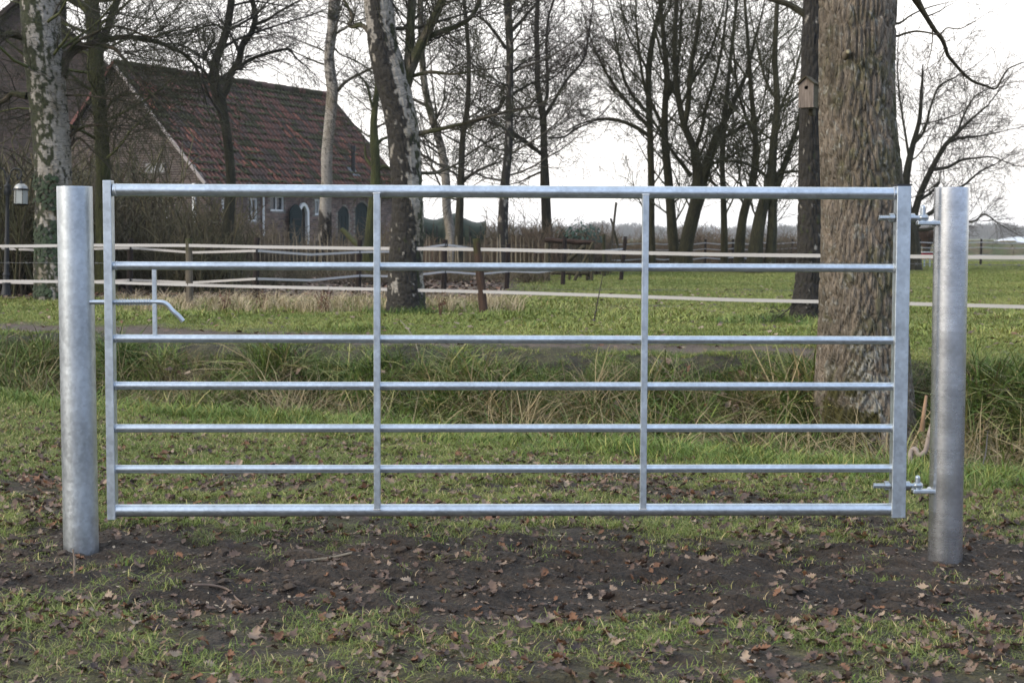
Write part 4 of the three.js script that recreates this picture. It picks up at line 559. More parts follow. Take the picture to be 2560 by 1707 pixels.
{ // barbed strand nailed to the oak, seen just above the second bar
  const mb = new MB(), pts = lerpPath([at(-200, 656, 15.5), at(130, 657, 14.2), at(700, 660, 12.8), at(1400, 661, 11.4), at(2000, 658.5, 10.92), at(2200, 658.5, 10.86), at(2420, 661, 10.7), at(2700, 664, 10.3)], 160); mb.tube(pts, pts.map(() => 0.0019), 5, [1, 1, 1]);
  for (let i = 4; i < 160; i += 3) { const p = pts[i]; mb.tube([p.clone().add(V(-0.012, 0.014, 0)), p, p.clone().add(V(0.012, -0.014, 0.004))], [0.001, 0.0022, 0.001], 3, [1, 1, 1]); mb.tube([p.clone().add(V(0.012, 0.014, 0)), p, p.clone().add(V(-0.010, -0.012, 0.004))], [0.001, 0.0022, 0.001], 3, [1, 1, 1]); }
  tag(top('barbed_wire', mb.geo(), M.wire), 'single strand of barbed wire stretched across, fixed to the oak trunk', 'wire');
}

// ---------------------------------------------------------------- smaller things
{ // nest box
  const D = 17.6 - 0.42, c = at(2022, 236, D), W = pxm(38, D), H = pxm(56, D), o = thing('nest_box', 'weathered wooden nest box with a round hole on the dark birch', 'bird box', V(c.x, at(2022, 270, D).y, -D), -0.5);
  const w = MAT({ color: lin(0.38, 0.315, 0.275), map: woodMap, bumpMap: woodMap, bumpScale: 0.002 }), g = MAT({ color: lin(0.115, 0.095, 0.052), map: woodMap, bumpMap: woodMap, bumpScale: 0.003 });
  const s = new THREE.Shape([[-W / 2, 0], [W / 2, 0], [W / 2, H], [0, H + W * 0.42], [-W / 2, H]].map(q => new THREE.Vector2(...q))), h = new THREE.Path(); h.absarc(0.003, H - 0.032, 0.022, 0, Math.PI * 2, true); s.holes.push(h);
  part('front_panel', new THREE.ExtrudeGeometry(s, { depth: 0.018, bevelEnabled: false }).translate(0, 0, W * 0.42), w, o);
  const s2 = new THREE.Shape([[-W / 2, 0], [W / 2, 0], [W / 2, H], [0, H + W * 0.42], [-W / 2, H]].map(q => new THREE.Vector2(...q))); part('back_panel', new THREE.ExtrudeGeometry(s2, { depth: 0.018, bevelEnabled: false }).translate(0, 0, -W * 0.5), g, o);
  for (const k of [-1, 1]) { part('side_panel', box(0.016, H, W * 0.9, k * (W / 2 - 0.008), H / 2, -W * 0.02), MAT({ color: lin(0.17, 0.145, 0.085), map: woodMap }), o); const rf = part('roof', box(W * 0.78, 0.016, W * 1.25), g, o); const a = Math.atan2(0.42, 0.5); rf.position.set(k * W * 0.29, H + W * 0.21 + 0.012, W * 0.06); rf.rotation.z = -k * a; }
  part('floor', box(W * 0.94, 0.014, W * 0.9, 0, 0.012, -W * 0.02), g, o); part('mounting_batten', box(0.05, H * 1.5, 0.10, 0, H * 0.45, -W * 0.5 - 0.05), g, o);
  part('cut_branch', box(0.001, 0.001, 0.001), g, o); o.remove(o.children.at(-1));
}
{ // sawn stub on the oak
  const p = at(2120, 132, oakD - 0.262), mb = new MB(); mb.tube([p.clone().add(V(-0.005, -0.03, -0.10)), p.clone().add(V(0, 0, 0.0)), p.clone().add(V(0, 0.004, 0.02))], [0.035, 0.026, 0.022], 12, [0.15, 0.12, 0.085], (a, l, P) => 0.004 * fbm(P.x * 60, P.y * 60, P.z * 60), [0.42, 0.36, 0.20]);
  const oak = scene.children.find(q => q.name === 'oak_tree'), g = mb.geo(); g.translate(-oak.position.x, -oak.position.y, -oak.position.z); const m = part('branch_stub', g, M.twig, oak); tag(m, 'pale sawn branch stub');
}
{ // lamp post
  const D = 24.4, b = at(14, 747, D), gy = groundY(b.x, D), o = thing('lamp_post', 'dark old-style garden lamp post with hanging lanterns at the left edge', 'lamp post', V(b.x, gy, -D)), m = pxm(1, D), ly = py => at(14, py, D).y - gy;
  const top0 = ly(455), prof = [[13, -0.1], [13, 0.02], [12, ly(735)], [9.5, ly(715)], [10.5, ly(712)], [10.5, ly(706)], [8, ly(700)], [7.5, ly(690)], [9, ly(688)], [9, ly(684)], [6.2, ly(680)], [5.5, ly(604)], [6.6, ly(602)], [6.6, ly(596)], [5.4, ly(594)], [4.6, ly(488)], [9, ly(487)], [9.5, ly(476)], [8, ly(474)], [8, ly(466)], [10, ly(464)], [4, ly(460)], [3, ly(455)], [0.1, ly(425)]].map(([r, y]) => new THREE.Vector2(r * m, y));
  part('column', new THREE.LatheGeometry(prof, 24), M.darkIron, o); o.rotation.z = -0.035;
  for (const [dx, dz] of [[36, 0.05], [-34, 0.05], [10, -0.45]]) {
    const X = dx * m, sg = Math.sign(dx) || 1, mb = new MB(), pts = lerpPath([V(0, ly(468), 0), V(X * 0.12, ly(445), dz * 0.1), V(X * 0.3, ly(425), dz * 0.3), V(X * 0.62, ly(420), dz * 0.7), V(X * 0.95, ly(426), dz), V(X * 1.02, ly(438), dz), V(X * 0.85, ly(446), dz), V(X * 0.7, ly(440), dz), V(X * 0.78, ly(433), dz)], 40); mb.tube(pts, pts.map(() => 0.012), 8, [1, 1, 1]); const arm = part('arm', mb.geo(), M.darkIron, o);
    const L = new THREE.Group(); L.name = 'lantern'; L.position.set(X, ly(509), dz); o.add(L); const u = m;
    part('finial', new THREE.LatheGeometry([[0.1, 60], [3.4, 57], [2.2, 55], [4, 54], [5, 52], [3, 50]].map(([r, y]) => new THREE.Vector2(r * u, y * u)), 12), M.darkIron, L);
    part('dome', new THREE.LatheGeometry([[3, 51], [8, 50], [13, 47], [16, 43], [17, 38]].map(([r, y]) => new THREE.Vector2(r * u, y * u)), 16), MAT({ color: lin(0.5, 0.5, 0.48), roughness: 0.25, metalness: 0.3 }), L);
    part('rim', new THREE.LatheGeometry([[19.5, 35], [20, 37], [19, 39], [16, 39], [15, 35]].map(([r, y]) => new THREE.Vector2(r * u, y * u)), 16), M.darkIron, L);
    for (let k = 0; k < 6; k++) { const a = k / 6 * 2 * Math.PI; part('pane', box(16.5 * u, 34 * u, 0.006, 0, 17.5 * u, 14.6 * u).rotateY(a), M.lampGlass, L); part('glazing_bar', box(1.6 * u, 35 * u, 1.6 * u).translate(Math.sin(a + Math.PI / 6) * 16.6 * u, 17.5 * u, Math.cos(a + Math.PI / 6) * 16.6 * u), M.darkIron, L); }
    part('base', new THREE.LatheGeometry([[0.1, -3], [12, -2], [17.5, 0], [17.5, 1.5], [0.1, 1.6]].map(([r, y]) => new THREE.Vector2(r * u, y * u)), 6), M.darkIron, L); part('bulb', new THREE.SphereGeometry(4 * u, 12, 8).translate(0, 20 * u, 0), M.white, L);
  }
}
function logs(o, list, D, col, sides = 8) { for (const [name, a, b, w, dz] of list) { const mb = new MB(), p = at(a[0], a[1], D + (dz || 0)), q = at(b[0], b[1], D + (dz || 0)), pts = []; for (let i = 0; i <= 8; i++) pts.push(p.clone().lerp(q, i / 8).add(V(0, 0.008 * Math.sin(i * 2.1), 0))); mb.tube(pts, pts.map((_, i) => pxm(w, D) / 2 * (1 + 0.08 * Math.sin(i * 1.7))), sides, (a2, l, P) => { const f = 1 + 0.9 * fbm(P.x * 8, P.y * 8, P.z * 8); return col.map(c => c * f); }, null, true); const g = mb.geo(true); g.translate(-o.position.x, -o.position.y, -o.position.z); part(name, g, M.postWood, o); } }
{ const D = 34.6, o = thing('log_rack', 'rough timber rack with a heavy log across its top, beyond the tape fences', 'rack', at(1425, 702, D).setY(FIELD));
  logs(o, [['log', [1362, 600], [1487, 607], 13, 0]], D, [0.090, 0.052, 0.035]);
  logs(o, [['post', [1370, 704], [1370, 606], 11, 0.0], ['post', [1470, 705], [1472, 610], 11, 0.3], ['post', [1479, 704], [1483, 606], 8, -0.12], ['brace', [1436, 702], [1484, 604], 8, -0.22], ['beam', [1372, 680], [1474, 684], 11, 0.05], ['post', [1424, 700], [1424, 612], 7, 0.7], ['board', [1420, 652], [1462, 615], 12, 0.5]], D, [0.115, 0.100, 0.058]); }
{ const o = thing('fence_stake', 'mossy green stake behind the right end of the timber rack', 'stake', at(1510, 690, 38).setY(FIELD)); logs(o, [['stake', [1511, 690], [1509, 585], 9, 0]], 38, [0.085, 0.085, 0.035]); }
{ const o = thing('leaning_pole', 'pole leaning in the hedge left of the second gate upright', 'pole', at(1530, 660, 40).setY(FIELD)); logs(o, [['pole', [1524, 655], [1541, 505], 6, 0]], 40, [0.17, 0.15, 0.11]); logs(o, [['prop', [1556, 655], [1527, 545], 5, 0.3]], 40, [0.09, 0.085, 0.045]); }
{ // covered pile
  const D = 47, a = at(1055, 640, D), b = at(1216, 640, D), o = thing('covered_trailer', 'long low load under a dark green tarpaulin behind the paling fence', 'tarpaulin', V((a.x + b.x) / 2, FIELD, -D)), W = b.x - a.x, H = at(1100, 541, D).y - FIELD;
  const nx = 40, ny = 16, p = [], c = [], ix = []; for (let j = 0; j <= ny; j++) for (let i = 0; i <= nx; i++) { const u = i / nx, v = j / ny, sw = Math.sin(u * 17) * 0.04 + 0.05 * fbm(u * 8, v * 4, 2); const prof = v < 0.42 ? [0.62, v / 0.42 * 0.86] : v < 0.58 ? [0.62 - (v - 0.42) / 0.16 * 1.24, 0.86 + 0.14 * Math.sin((v - 0.42) / 0.16 * Math.PI)] : [-0.62, (1 - v) / 0.42 * 0.86]; p.push((u - 0.5) * W * (1 - 0.02 * Math.abs(prof[1])), prof[1] * H * (1 - 0.06 * Math.sin(u * 9) - (u > 0.6 ? 0.05 : 0)) , prof[0] * 1.1 + sw); }
  for (let j = 0; j < ny; j++) for (let i = 0; i < nx; i++) { const k = j * (nx + 1) + i; ix.push(k, k + 1, k + nx + 1, k + 1, k + nx + 2, k + nx + 1); } const g = new THREE.BufferGeometry(); g.setAttribute('position', new THREE.Float32BufferAttribute(p, 3)); g.setIndex(ix); g.computeVertexNormals();
  part('tarpaulin', g, MAT({ color: lin(0.016, 0.028, 0.018), roughness: 0.75, side: THREE.DoubleSide }), o); for (let k = 0; k < 6; k++) { const x = -W / 2 + W * (k + 0.5) / 6; part('rope', box(0.03, H * 0.8, 0.03, x, H * 0.42, 0.74), M.rubber, o); } part('end_board', box(0.05, H * 0.7, 1.2, W / 2 - 0.05, H * 0.36, 0), M.darkIn, o); part('end_board', box(0.05, H * 0.7, 1.2, -W / 2 + 0.05, H * 0.36, 0), M.darkIn, o);
}
{ // bird table in the shrubbery
  const D = 40, b = at(363, 660, D), o = thing('bird_table', 'small bird table with an orange roof in the shrubs before the gable', 'bird table', V(b.x, FIELD, -D)), or = MAT({ color: lin(0.42, 0.20, 0.055), map: woodMap }), y = at(363, 560, D).y - FIELD;
  part('pole', box(0.05, y, 0.05, 0, y / 2, 0), M.white, o); part('tray', box(0.34, 0.03, 0.26, 0, y, 0), or, o); for (const k of [-1, 1]) { part('support', box(0.03, 0.14, 0.03, k * 0.11, y + 0.08, 0), or, o); const r = part('roof', box(0.19, 0.02, 0.28), or, o); r.position.set(k * 0.075, y + 0.165, 0); r.rotation.z = -k * 0.6; }
}
{ // pollard willow, red stand, mound, marquee on the right
  const D = 72, b = at(2316, 646, D), o = thing('pollard_tree', 'bushy pollard with a round head of red-brown shoots beside the right gate post', 'tree', V(b.x, FIELD, -D)), R = rngOf(401), mb = new MB(), hy = at(2316, 622, D).y - FIELD; mb.tube([V(0, -0.1, 0), V(0.02, hy * 0.5, 0), V(0, hy, 0), V(0, hy + 0.3, 0)], [0.2, 0.16, 0.18, 0.1], 10, [0.05, 0.045, 0.03]); part('trunk', mb.geo(true), M.bark, o);
  const c = new MB(); for (let i = 0; i < 900; i++) { const a = R() * 6.283, e = 0.12 + R() * 0.75, h = at(2316, 580, D).y - FIELD - hy, L = h * (0.7 + 0.4 * R()), d = V(Math.cos(a) * e, 1, Math.sin(a) * e).normalize(), p = V(Math.cos(a) * 0.1, hy + R() * 0.25, Math.sin(a) * 0.1), m2 = p.clone().addScaledVector(d, L * 0.5), q = m2.clone().addScaledVector(d.add(V((R() - 0.5) * 0.4, 0.15, (R() - 0.5) * 0.4)).normalize(), L * 0.5); c.tube([p, m2, q], [0.011, 0.009, 0.005], 3, jit([0.095, 0.060, 0.045], R, 0.4)); } part('crown', c.geo(), M.twig, o);
  const D2 = 51, b2 = at(2318, 668, D2), s = thing('red_stand', 'red box on grey legs by the far fence, left of the right gate post', 'stand', V(b2.x, FIELD, -D2)), red = MAT({ color: lin(0.42, 0.02, 0.03), roughness: 0.5 }), y1 = at(0, 647, D2).y - FIELD, y2 = at(0, 631, D2).y - FIELD; part('box', new RoundedBoxGeometry(0.34, y2 - y1, 0.3, 2, 0.02).translate(0, (y1 + y2) / 2, 0), red, s); part('lid', box(0.42, 0.03, 0.38, 0, y2 + 0.01, 0), M.white, s); for (const k of [-0.08, 0.1]) part('leg', box(0.04, y1 + 0.1, 0.04, k, y1 / 2 - 0.05, 0), M.zinc, s); part('side_box', new RoundedBoxGeometry(0.16, 0.14, 0.2, 2, 0.02).translate(0.28, y1 + 0.02, 0), red, s);
  const D3 = 95, xc = at(2410, 630, D3).x, g = new THREE.PlaneGeometry(12, 16, 60, 40); g.rotateX(-Math.PI / 2); const p = g.attributes.position; for (let i = 0; i < p.count; i++) { const x = p.getX(i), z = p.getZ(i), e = Math.max(0, 1 - Math.pow(x / 5.2, 4)) * Math.max(0, 1 - Math.pow(z / 7, 2)); p.setY(i, -0.08 + e * (0.85 + 0.35 * fbm(x * 0.5, z * 0.5, 3) + 0.12 * fbm(x * 3, z * 3, 5))); } const ca = new Float32Array(p.count * 3); for (let i = 0; i < p.count; i++) ca.set(mix3([0.095, 0.115, 0.036], [0.15, 0.115, 0.058], sstep(-0.15, 0.2, fbm(p.getX(i), p.getZ(i), 2))), i * 3); g.setAttribute('color', new THREE.BufferAttribute(ca, 3)); g.computeVertexNormals(); g.translate(xc, FIELD, -D3); const md = top('mound', g, M.ground); md.userData.kind = 'structure';
  const D4 = 118, mx = at(2508, 634, D4).x, mo = thing('marquee', 'white pitched-roof marquee at the right edge of the far field', 'marquee', V(mx, FIELD, -D4)), ey = at(0, 613, D4).y - FIELD, ry = at(0, 592, D4).y - FIELD; const rf = new MB(), L = 9, d = 8; rf.quad(V(0, ey, 0), V(L, ey, 0), V(L - 1.5, ry, -d / 2), V(2.0, ry, -d / 2), [1, 1, 1]); rf.quad(V(L, ey, -d), V(0, ey, -d), V(2, ry, -d / 2), V(L - 1.5, ry, -d / 2), [1, 1, 1]); rf.tri(V(0, ey, -d), V(0, ey, 0), V(2, ry, -d / 2), [1, 1, 1]); rf.tri(V(L, ey, 0), V(L, ey, -d), V(L - 1.5, ry, -d / 2), [1, 1, 1]); const rg = rf.geo(); part('roof', rg, MAT({ color: lin(0.62, 0.64, 0.66), side: THREE.DoubleSide }), mo); part('valance', box(L, 0.12, 0.03, L / 2, ey - 0.06, 0.02), M.white, mo); for (let k = 0; k < 6; k++) part('post', box(0.08, ey, 0.08, 0.1 + k * 1.75, ey / 2, 0), M.white, mo); part('back_wall', box(L - 0.2, ey, 0.05, L / 2, ey / 2, -d + 0.1), MAT({ color: lin(0.10, 0.09, 0.085) }), mo); for (let k = 0; k < 5; k++) part('stored_bale', new RoundedBoxGeometry(1.1, 0.75, 0.9, 2, 0.1).translate(1 + k * 1.7, 0.38, -2 - (k % 2)), MAT({ color: lin(0.16 + 0.03 * (k % 3), 0.10, 0.07) }), mo);
}

// ---------------------------------------------------------------- undergrowth, hedge, far wood
function bushGeo(seed, stems, h, spread, twigs, col, lean = 0.35) {
  const R = rngOf(seed), mb = new MB(); for (let i = 0; i < stems; i++) { const a = R() * 6.283, r = R() * spread, p0 = V(Math.cos(a) * r, -0.05, Math.sin(a) * r), L = h * (0.55 + 0.5 * R()), d = V((R() - 0.5) * lean * 2, 1, (R() - 0.5) * lean * 2).normalize(), pts = [p0], rad = [0.010]; for (let k = 1; k <= 4; k++) { d.add(V((R() - 0.5) * 0.35, (R() - 0.45) * 0.1, (R() - 0.5) * 0.35)).normalize(); pts.push(pts[k - 1].clone().addScaledVector(d, L / 4)); rad.push(0.010 - k * 0.0016); } const c = jit(col, R, 0.45); mb.tube(pts, rad, 3, c);
    for (let t = 0; t < twigs; t++) { const k = 1 + Math.floor(R() * 3), q = pts[k].clone().lerp(pts[k + 1], R()), e = V(R() - 0.5, R() * 0.7, R() - 0.5).normalize().multiplyScalar(L * (0.12 + 0.2 * R())); mb.tube([q, q.clone().addScaledVector(e, 0.55).add(V(0, 0.02, 0)), q.clone().add(e)], [0.005, 0.004, 0.0028], 3, jit(col, R, 0.45)); } }
  return mb.geo();
}
function scatter(name, geo, mat, list, label, category) { // list of {p, s, r, c, tilt}
  const im = new THREE.InstancedMesh(geo, mat, list.length), m = new THREE.Matrix4(), q = new THREE.Quaternion(), e = new THREE.Euler(); list.forEach((t, i) => { e.set(t.tx || 0, t.r, t.tz || 0, 'YXZ'); q.setFromEuler(e); m.compose(t.p, q, V(t.s, t.sy || t.s, t.s)); im.setMatrixAt(i, m); im.setColorAt(i, lin(...t.c)); });
  im.name = numbered(name); im.castShadow = im.receiveShadow = true; tag(im, label, category, null, 'stuff'); scene.add(im); return im;
}
{
  const R = rngOf(501), A = [], B = [], C = [];
  const bushA = bushGeo(1, 22, 1, 0.32, 9, [1, 1, 1], 0.45), bushB = bushGeo(2, 26, 1, 0.4, 7, [1, 1, 1], 0.3), bushC = bushGeo(3, 26, 1, 0.45, 10, [1, 1, 1], 0.9);
  for (let i = 0; i < 230; i++) { const px = -60 + 640 * R() ** 1.1, D = 26 + 19 * R(), k = (px - CX) / FOC, x = k * D, h = (1.2 + 1.7 * R() * R()) * (px < 330 ? 1.3 : 0.8); A.push({ p: onGround(x, D), s: h, r: R() * 6, c: mix3([0.11, 0.086, 0.056], [0.085, 0.082, 0.036], R()) }); }
  for (let i = 0; i < 70; i++) { const px = 560 + 420 * R(), D = 41 + 5 * R(), x = (px - CX) / FOC * D; if (px > 690 && px < 960 && R() < 0.75) continue; A.push({ p: onGround(x, D), s: 0.8 + 0.9 * R(), r: R() * 6, c: [0.15, 0.12, 0.08] }); }
  for (let i = 0; i < 520; i++) { const px = 1010 + 1000 * R(), D = (px < 1500 ? 39.5 : 50) + 10 * R(), x = (px - CX) / FOC * D, h = (px > 1035 && px < 1235 ? 0.62 : px < 1560 ? 0.95 : 0.8) * (0.7 + 0.75 * R()) * (1 + 0.9 * fbm(px * 0.008, D * 0.3, 5)); B.push({ p: onGround(x, D), s: h, r: R() * 6, c: mix3([0.15, 0.104, 0.072], [0.12, 0.102, 0.066], R()) }); }
  for (let i = 0; i < 60; i++) { const px = 560 + 820 * R(), D = 30 + 5 * R(), x = (px - CX) / FOC * D; if (px > 1000 && D < 33) continue; C.push({ p: onGround(x, D), s: 0.35 + 0.5 * R(), sy: 0.25 + 0.35 * R(), r: R() * 6, c: mix3([0.17, 0.125, 0.085], [0.11, 0.10, 0.05], R()) }); }
  scatter('undergrowth', bushA, M.twig, A, 'brown twiggy undergrowth in front of the farmhouse gable', 'undergrowth'); scatter('hedge', bushB, M.twig, B, 'straggly bare brown hedge along the back of the paddock', 'hedge'); scatter('brushwood', bushC, M.twig, C, 'low heap of brushwood and brambles by the paling fence', 'brushwood');
  // far woods on the skyline
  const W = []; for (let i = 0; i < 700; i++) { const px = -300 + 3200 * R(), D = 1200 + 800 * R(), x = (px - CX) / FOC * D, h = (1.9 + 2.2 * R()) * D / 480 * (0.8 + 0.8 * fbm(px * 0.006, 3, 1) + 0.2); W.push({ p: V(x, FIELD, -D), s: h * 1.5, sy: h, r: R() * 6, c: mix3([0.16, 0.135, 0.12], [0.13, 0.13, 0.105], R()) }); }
  const wg = (() => { const Q = rngOf(7), mb = new MB(); for (let i = 0; i < 170; i++) { const a = Q() * 6.283, r = Math.sqrt(Q()) * 0.5, y = Q(), w = 0.6 + 0.5 * Math.sin(y * 3), p = V(Math.cos(a) * r * w, y * (1 - r * 0.5), Math.sin(a) * r * w), d = V((Q() - 0.5) * 0.3, 0.28, (Q() - 0.5) * 0.3); mb.tube([p, p.clone().add(d)], [0.014, 0.008], 3, [1, 1, 1]); } mb.tube([V(0, 0, 0), V(0, 0.5, 0)], [0.04, 0.03], 4, [1, 1, 1]); return mb.geo(); })();
  scatter('distant_woods', wg, M.twig, W, 'hazy line of distant bare woods on the horizon', 'woods');
}
{ // evergreen shrub with big leaves
  const D = 37, b = at(1450, 660, D), o = thing('evergreen_shrub', 'dark evergreen shrub with large drooping leaves above the timber rack', 'shrub', V(b.x, FIELD, -D)), R = rngOf(601), mb = new MB(), st = new MB(); for (let i = 0; i < 16; i++) { const a = R() * 6.28, q = V(Math.cos(a) * 0.45 * R(), 0.9 + 0.35 * R(), Math.sin(a) * 0.3); st.tube([V(0, -0.05, 0), V(q.x * 0.4, 0.5, q.z * 0.4), q], [0.02, 0.014, 0.008], 4, [0.07, 0.06, 0.04]); }
  for (let i = 0; i < 260; i++) { const a = R() * 6.28, r = Math.sqrt(R()) * 0.52, p = V(Math.cos(a) * r, 0.86 + R() * 0.62 * (1 - r), Math.sin(a) * r * 0.6), L = 0.07 + 0.06 * R(), d = V(Math.cos(a + R()), -0.5 - R(), Math.sin(a + R())).normalize(), w = V().crossVectors(d, V(0, 1, 0.3)).normalize().multiplyScalar(L * 0.22); mb.quad(p, p.clone().addScaledVector(d, L * 0.5).add(w), p.clone().addScaledVector(d, L), p.clone().addScaledVector(d, L * 0.5).sub(w), jit([0.022, 0.050, 0.034], R, 0.5)); }
  part('stems', st.geo(), M.twig, o); const f = part('foliage', mb.geo(), M.leaf, o);
}

// ---------------------------------------------------------------- grass
function tuftGeo(seed, n, h0, h1, w, spread, lean, cols) {
  const R = rngOf(seed), mb = new MB(); for (let i = 0; i < n; i++) { const a = R() * 6.283, r = Math.sqrt(R()) * spread, p = V(Math.cos(a) * r, -0.01, Math.sin(a) * r), h = mix(h0, h1, R()), b = R() * 6.283, ln = lean * (0.3 + R()), d = V(Math.cos(b), 0, Math.sin(b)), side = V(-d.z, 0, d.x).multiplyScalar(w * (0.6 + 0.8 * R()) / 2), c = jit(cols[Math.floor(R() * cols.length)], R, 0.3);
    const f = t => p.clone().addScaledVector(d, h * ln * t * t).add(V(0, h * t * (1 - 0.38 * ln * t * t), 0)); const q1 = f(0.45), q2 = f(0.8), q3 = f(1);
    const base = mb.p.length / 3, nn = V().crossVectors(side, V(0, 1, 0)).normalize(); for (const [q, k] of [[p, 1], [q1, 0.85], [q2, 0.5]]) { for (const s of [-1, 1]) mb.vert(q.x + side.x * k * s, q.y, q.z + side.z * k * s, nn.x * 0.6, 0.8, nn.z * 0.6, 0, 0, c); } mb.vert(q3.x, q3.y, q3.z, nn.x * 0.6, 0.8, nn.z * 0.6, 0, 0, c); mb.i.push(base, base + 1, base + 2, base + 1, base + 3, base + 2, base + 2, base + 3, base + 4, base + 3, base + 5, base + 4, base + 4, base + 5, base + 6); }
  return mb.geo(true);
}
M.grass.side = THREE.DoubleSide;
const GREEN = [[0.95, 1.05, 0.9], [1, 1, 1], [1.15, 1.08, 1.1], [0.8, 0.95, 0.8]], STRAW = [2.6, 1.75, 3.6], DRY = [1.9, 1.25, 2.0];
{
  const R = rngOf(701), lists = { a: [], b: [], c: [], d: [], e: [], f: [] };
  const short = tuftGeo(1, 22, 0.014, 0.050, 0.0026, 0.05, 1.25, [...GREEN, ...GREEN, STRAW, DRY, DRY]), lip = tuftGeo(2, 24, 0.04, 0.13, 0.0040, 0.07, 1.0, [...GREEN, ...GREEN, DRY]), bank = tuftGeo(3, 22, 0.12, 0.36, 0.0095, 0.09, 1.5, [...GREEN, [1.5, 1.35, 1.4], [0.55, 0.65, 0.5], STRAW, DRY]), straw = tuftGeo(4, 14, 0.2, 0.5, 0.0075, 0.08, 1.2, [[1, 1, 1], [1.2, 1.15, 1.1], [0.7, 0.65, 0.6]]), field = tuftGeo(5, 28, 0.012, 0.05, 0.0056, 0.13, 1.2, [...GREEN, [1.4, 1.3, 1.3], [0.6, 0.7, 0.55], STRAW, DRY]);
  const gcol = (x, D, v) => mix3(mix3([0.120, 0.185, 0.024], [0.205, 0.250, 0.046], 0.5 + fbm(x * 1.3, D * 1.3, 41) * 1.6), [0.24, 0.22, 0.085], v * R() * 0.6);
  const yes = (x, D, m) => inView(V(x, 0, -D), m);
  for (let i = 0; i < 130000; i++) { const D = 3.4 + 6.4 * Math.sqrt(R()), x = (R() - 0.5) * 0.76 * D, s = ditchS(x, D); if (s > 0.5) continue; const mud = mudMask(x, D), pat = sstep(-0.22, 0.14, fbm(x * 2.3, D * 2.8, 44) + 0.5 * fbm(x * 8, D * 8, 45) + 0.12 * sstep(5.8, 7.5, D) - 0.03); if (R() > (1 - mud * 0.97) * pat) continue; const t = { p: onGround(x, D, -0.002), s: 0.5 + 0.8 * R() * R() + 0.25 * sstep(7, 8.5, D), tx: (R() - 0.5) * 0.5, tz: (R() - 0.5) * 0.5, r: R() * 6.28, c: gcol(x, D, 1) }; lists.a.push(t); }
  for (let i = 0; i < 9000; i++) { const x = -4.5 + 8.5 * R(), s = -0.75 + 1.35 * R() ** 0.7, D = (s * 1.1075) + 8.4 - 0.476 * x, k = sstep(-0.75, -0.05, s); if (!yes(x, D, 0.3) || R() > k * (0.75 + 0.8 * fbm(x * 1.4, D, 46))) continue; lists.b.push({ p: onGround(x, D), s: (0.4 + 0.9 * R() * R() + 0.3 * sstep(-0.2, 0.3, fbm(x * 1.7, D * 1.7, 54))) * mix(0.5, 1, k), tx: (R() - 0.5) * 0.6, tz: (R() - 0.5) * 0.6, r: R() * 6.28, c: mix3([0.090, 0.165, 0.026], gcol(x, D, 0.5), 0.3 + 0.7 * R()) }); }
  for (let i = 0; i < 48000; i++) { const x = -7 + 12.5 * R(), s = 2.3 + 2.75 * R(), D = s * 1.1075 + 8.4 - 0.476 * x; if (!yes(x, D, 0.25)) continue; const ss = ditchS(x, D); if (ss < 2.2 || ss > 4.85 || (x < 0.6 && ss > 4.12 && R() < 0.85)) continue; const n = fbm(x * 1.1, D * 1.6, 47), dead = sstep(-0.1, 0.2, n); if (R() < 0.26) { if (R() < 0.2 + 0.5 * dead) lists.d.push({ p: onGround(x, D), s: (0.5 + 0.6 * R()) * (0.6 + 0.7 * sstep(-0.25, 0.3, fbm(x * 2.2, D * 2.2, 53))) * (1 - 0.88 * sstep(3.8, 4.3, ss)), r: R() * 6.28, tx: (R() - 0.5) * 1.6, tz: (R() - 0.5) * 1.6, c: mix3([0.165, 0.132, 0.070], [0.265, 0.215, 0.118], R()) }); } else if (R() < 0.62 - 0.5 * dead + 0.35 * sstep(4.2, 4.7, ss)) lists.c.push({ p: onGround(x, D), s: (0.45 + 0.6 * R()) * (0.5 + 0.9 * sstep(-0.25, 0.3, fbm(x * 2.2, D * 2.2, 53))) * (1 - 0.85 * sstep(3.95, 4.4, ss)), r: R() * 6.28, tx: (R() - 0.3) * 1.0, tz: (R() - 0.5) * 1.0, c: mix3([0.078, 0.130, 0.020], [0.205, 0.260, 0.046], R() * R() + 0.25 * fbm(x * 3, D * 3, 57)) }); }
  for (let i = 0; i < 190000; i++) { const D = 11 + 52 * Math.pow(R(), 1.25), x = (R() - 0.5) * 0.74 * D, s = ditchS(x, D); if (s < 4.4 || !yes(x, D, 0.1)) continue; const pm = pathMask(s, x, D); if (R() < pm * 1.1 - 0.02) continue; const n = fbm(x * 1.7, D * 1.7, 17); const lit = sstep(23.2, 24.6, D + n * 1.5) * (1 - sstep(-0.6, 1.4, x - (D - 24) * 0.02 + n * 1.5)); if (R() < lit * 0.985) continue; const ch = sstep(0.12, 0.2, fbm(x * 0.45, D * 1.1, 23)) * sstep(20.5, 21.5, D) * (1 - sstep(26, 40, D)); if (R() < ch * 0.9) continue; const tall = sstep(0.1, 0.3, fbm(x * 0.6, D * 0.8, 48)) * (1 - sstep(20, 24, D)); lists.e.push({ p: onGround(x, D), tx: (R() - 0.5) * 0.4, tz: (R() - 0.5) * 0.4, s: (0.45 + 0.8 * R()) * (1 - 0.35 * sstep(7.0, 6.0, s)) * (1 + 1.3 * tall + 0.9 * sstep(19.5, 21, D) * (x < 1 ? 1 : 0) * (1 - sstep(24, 25, D)) * R()), r: R() * 6.28, c: mix3([0.150, 0.195, 0.036], [0.260, 0.285, 0.075], 0.5 + fbm(x * 0.5, D * 0.5, 49) * 1.5 + (R() - 0.5) * 0.5) }); }
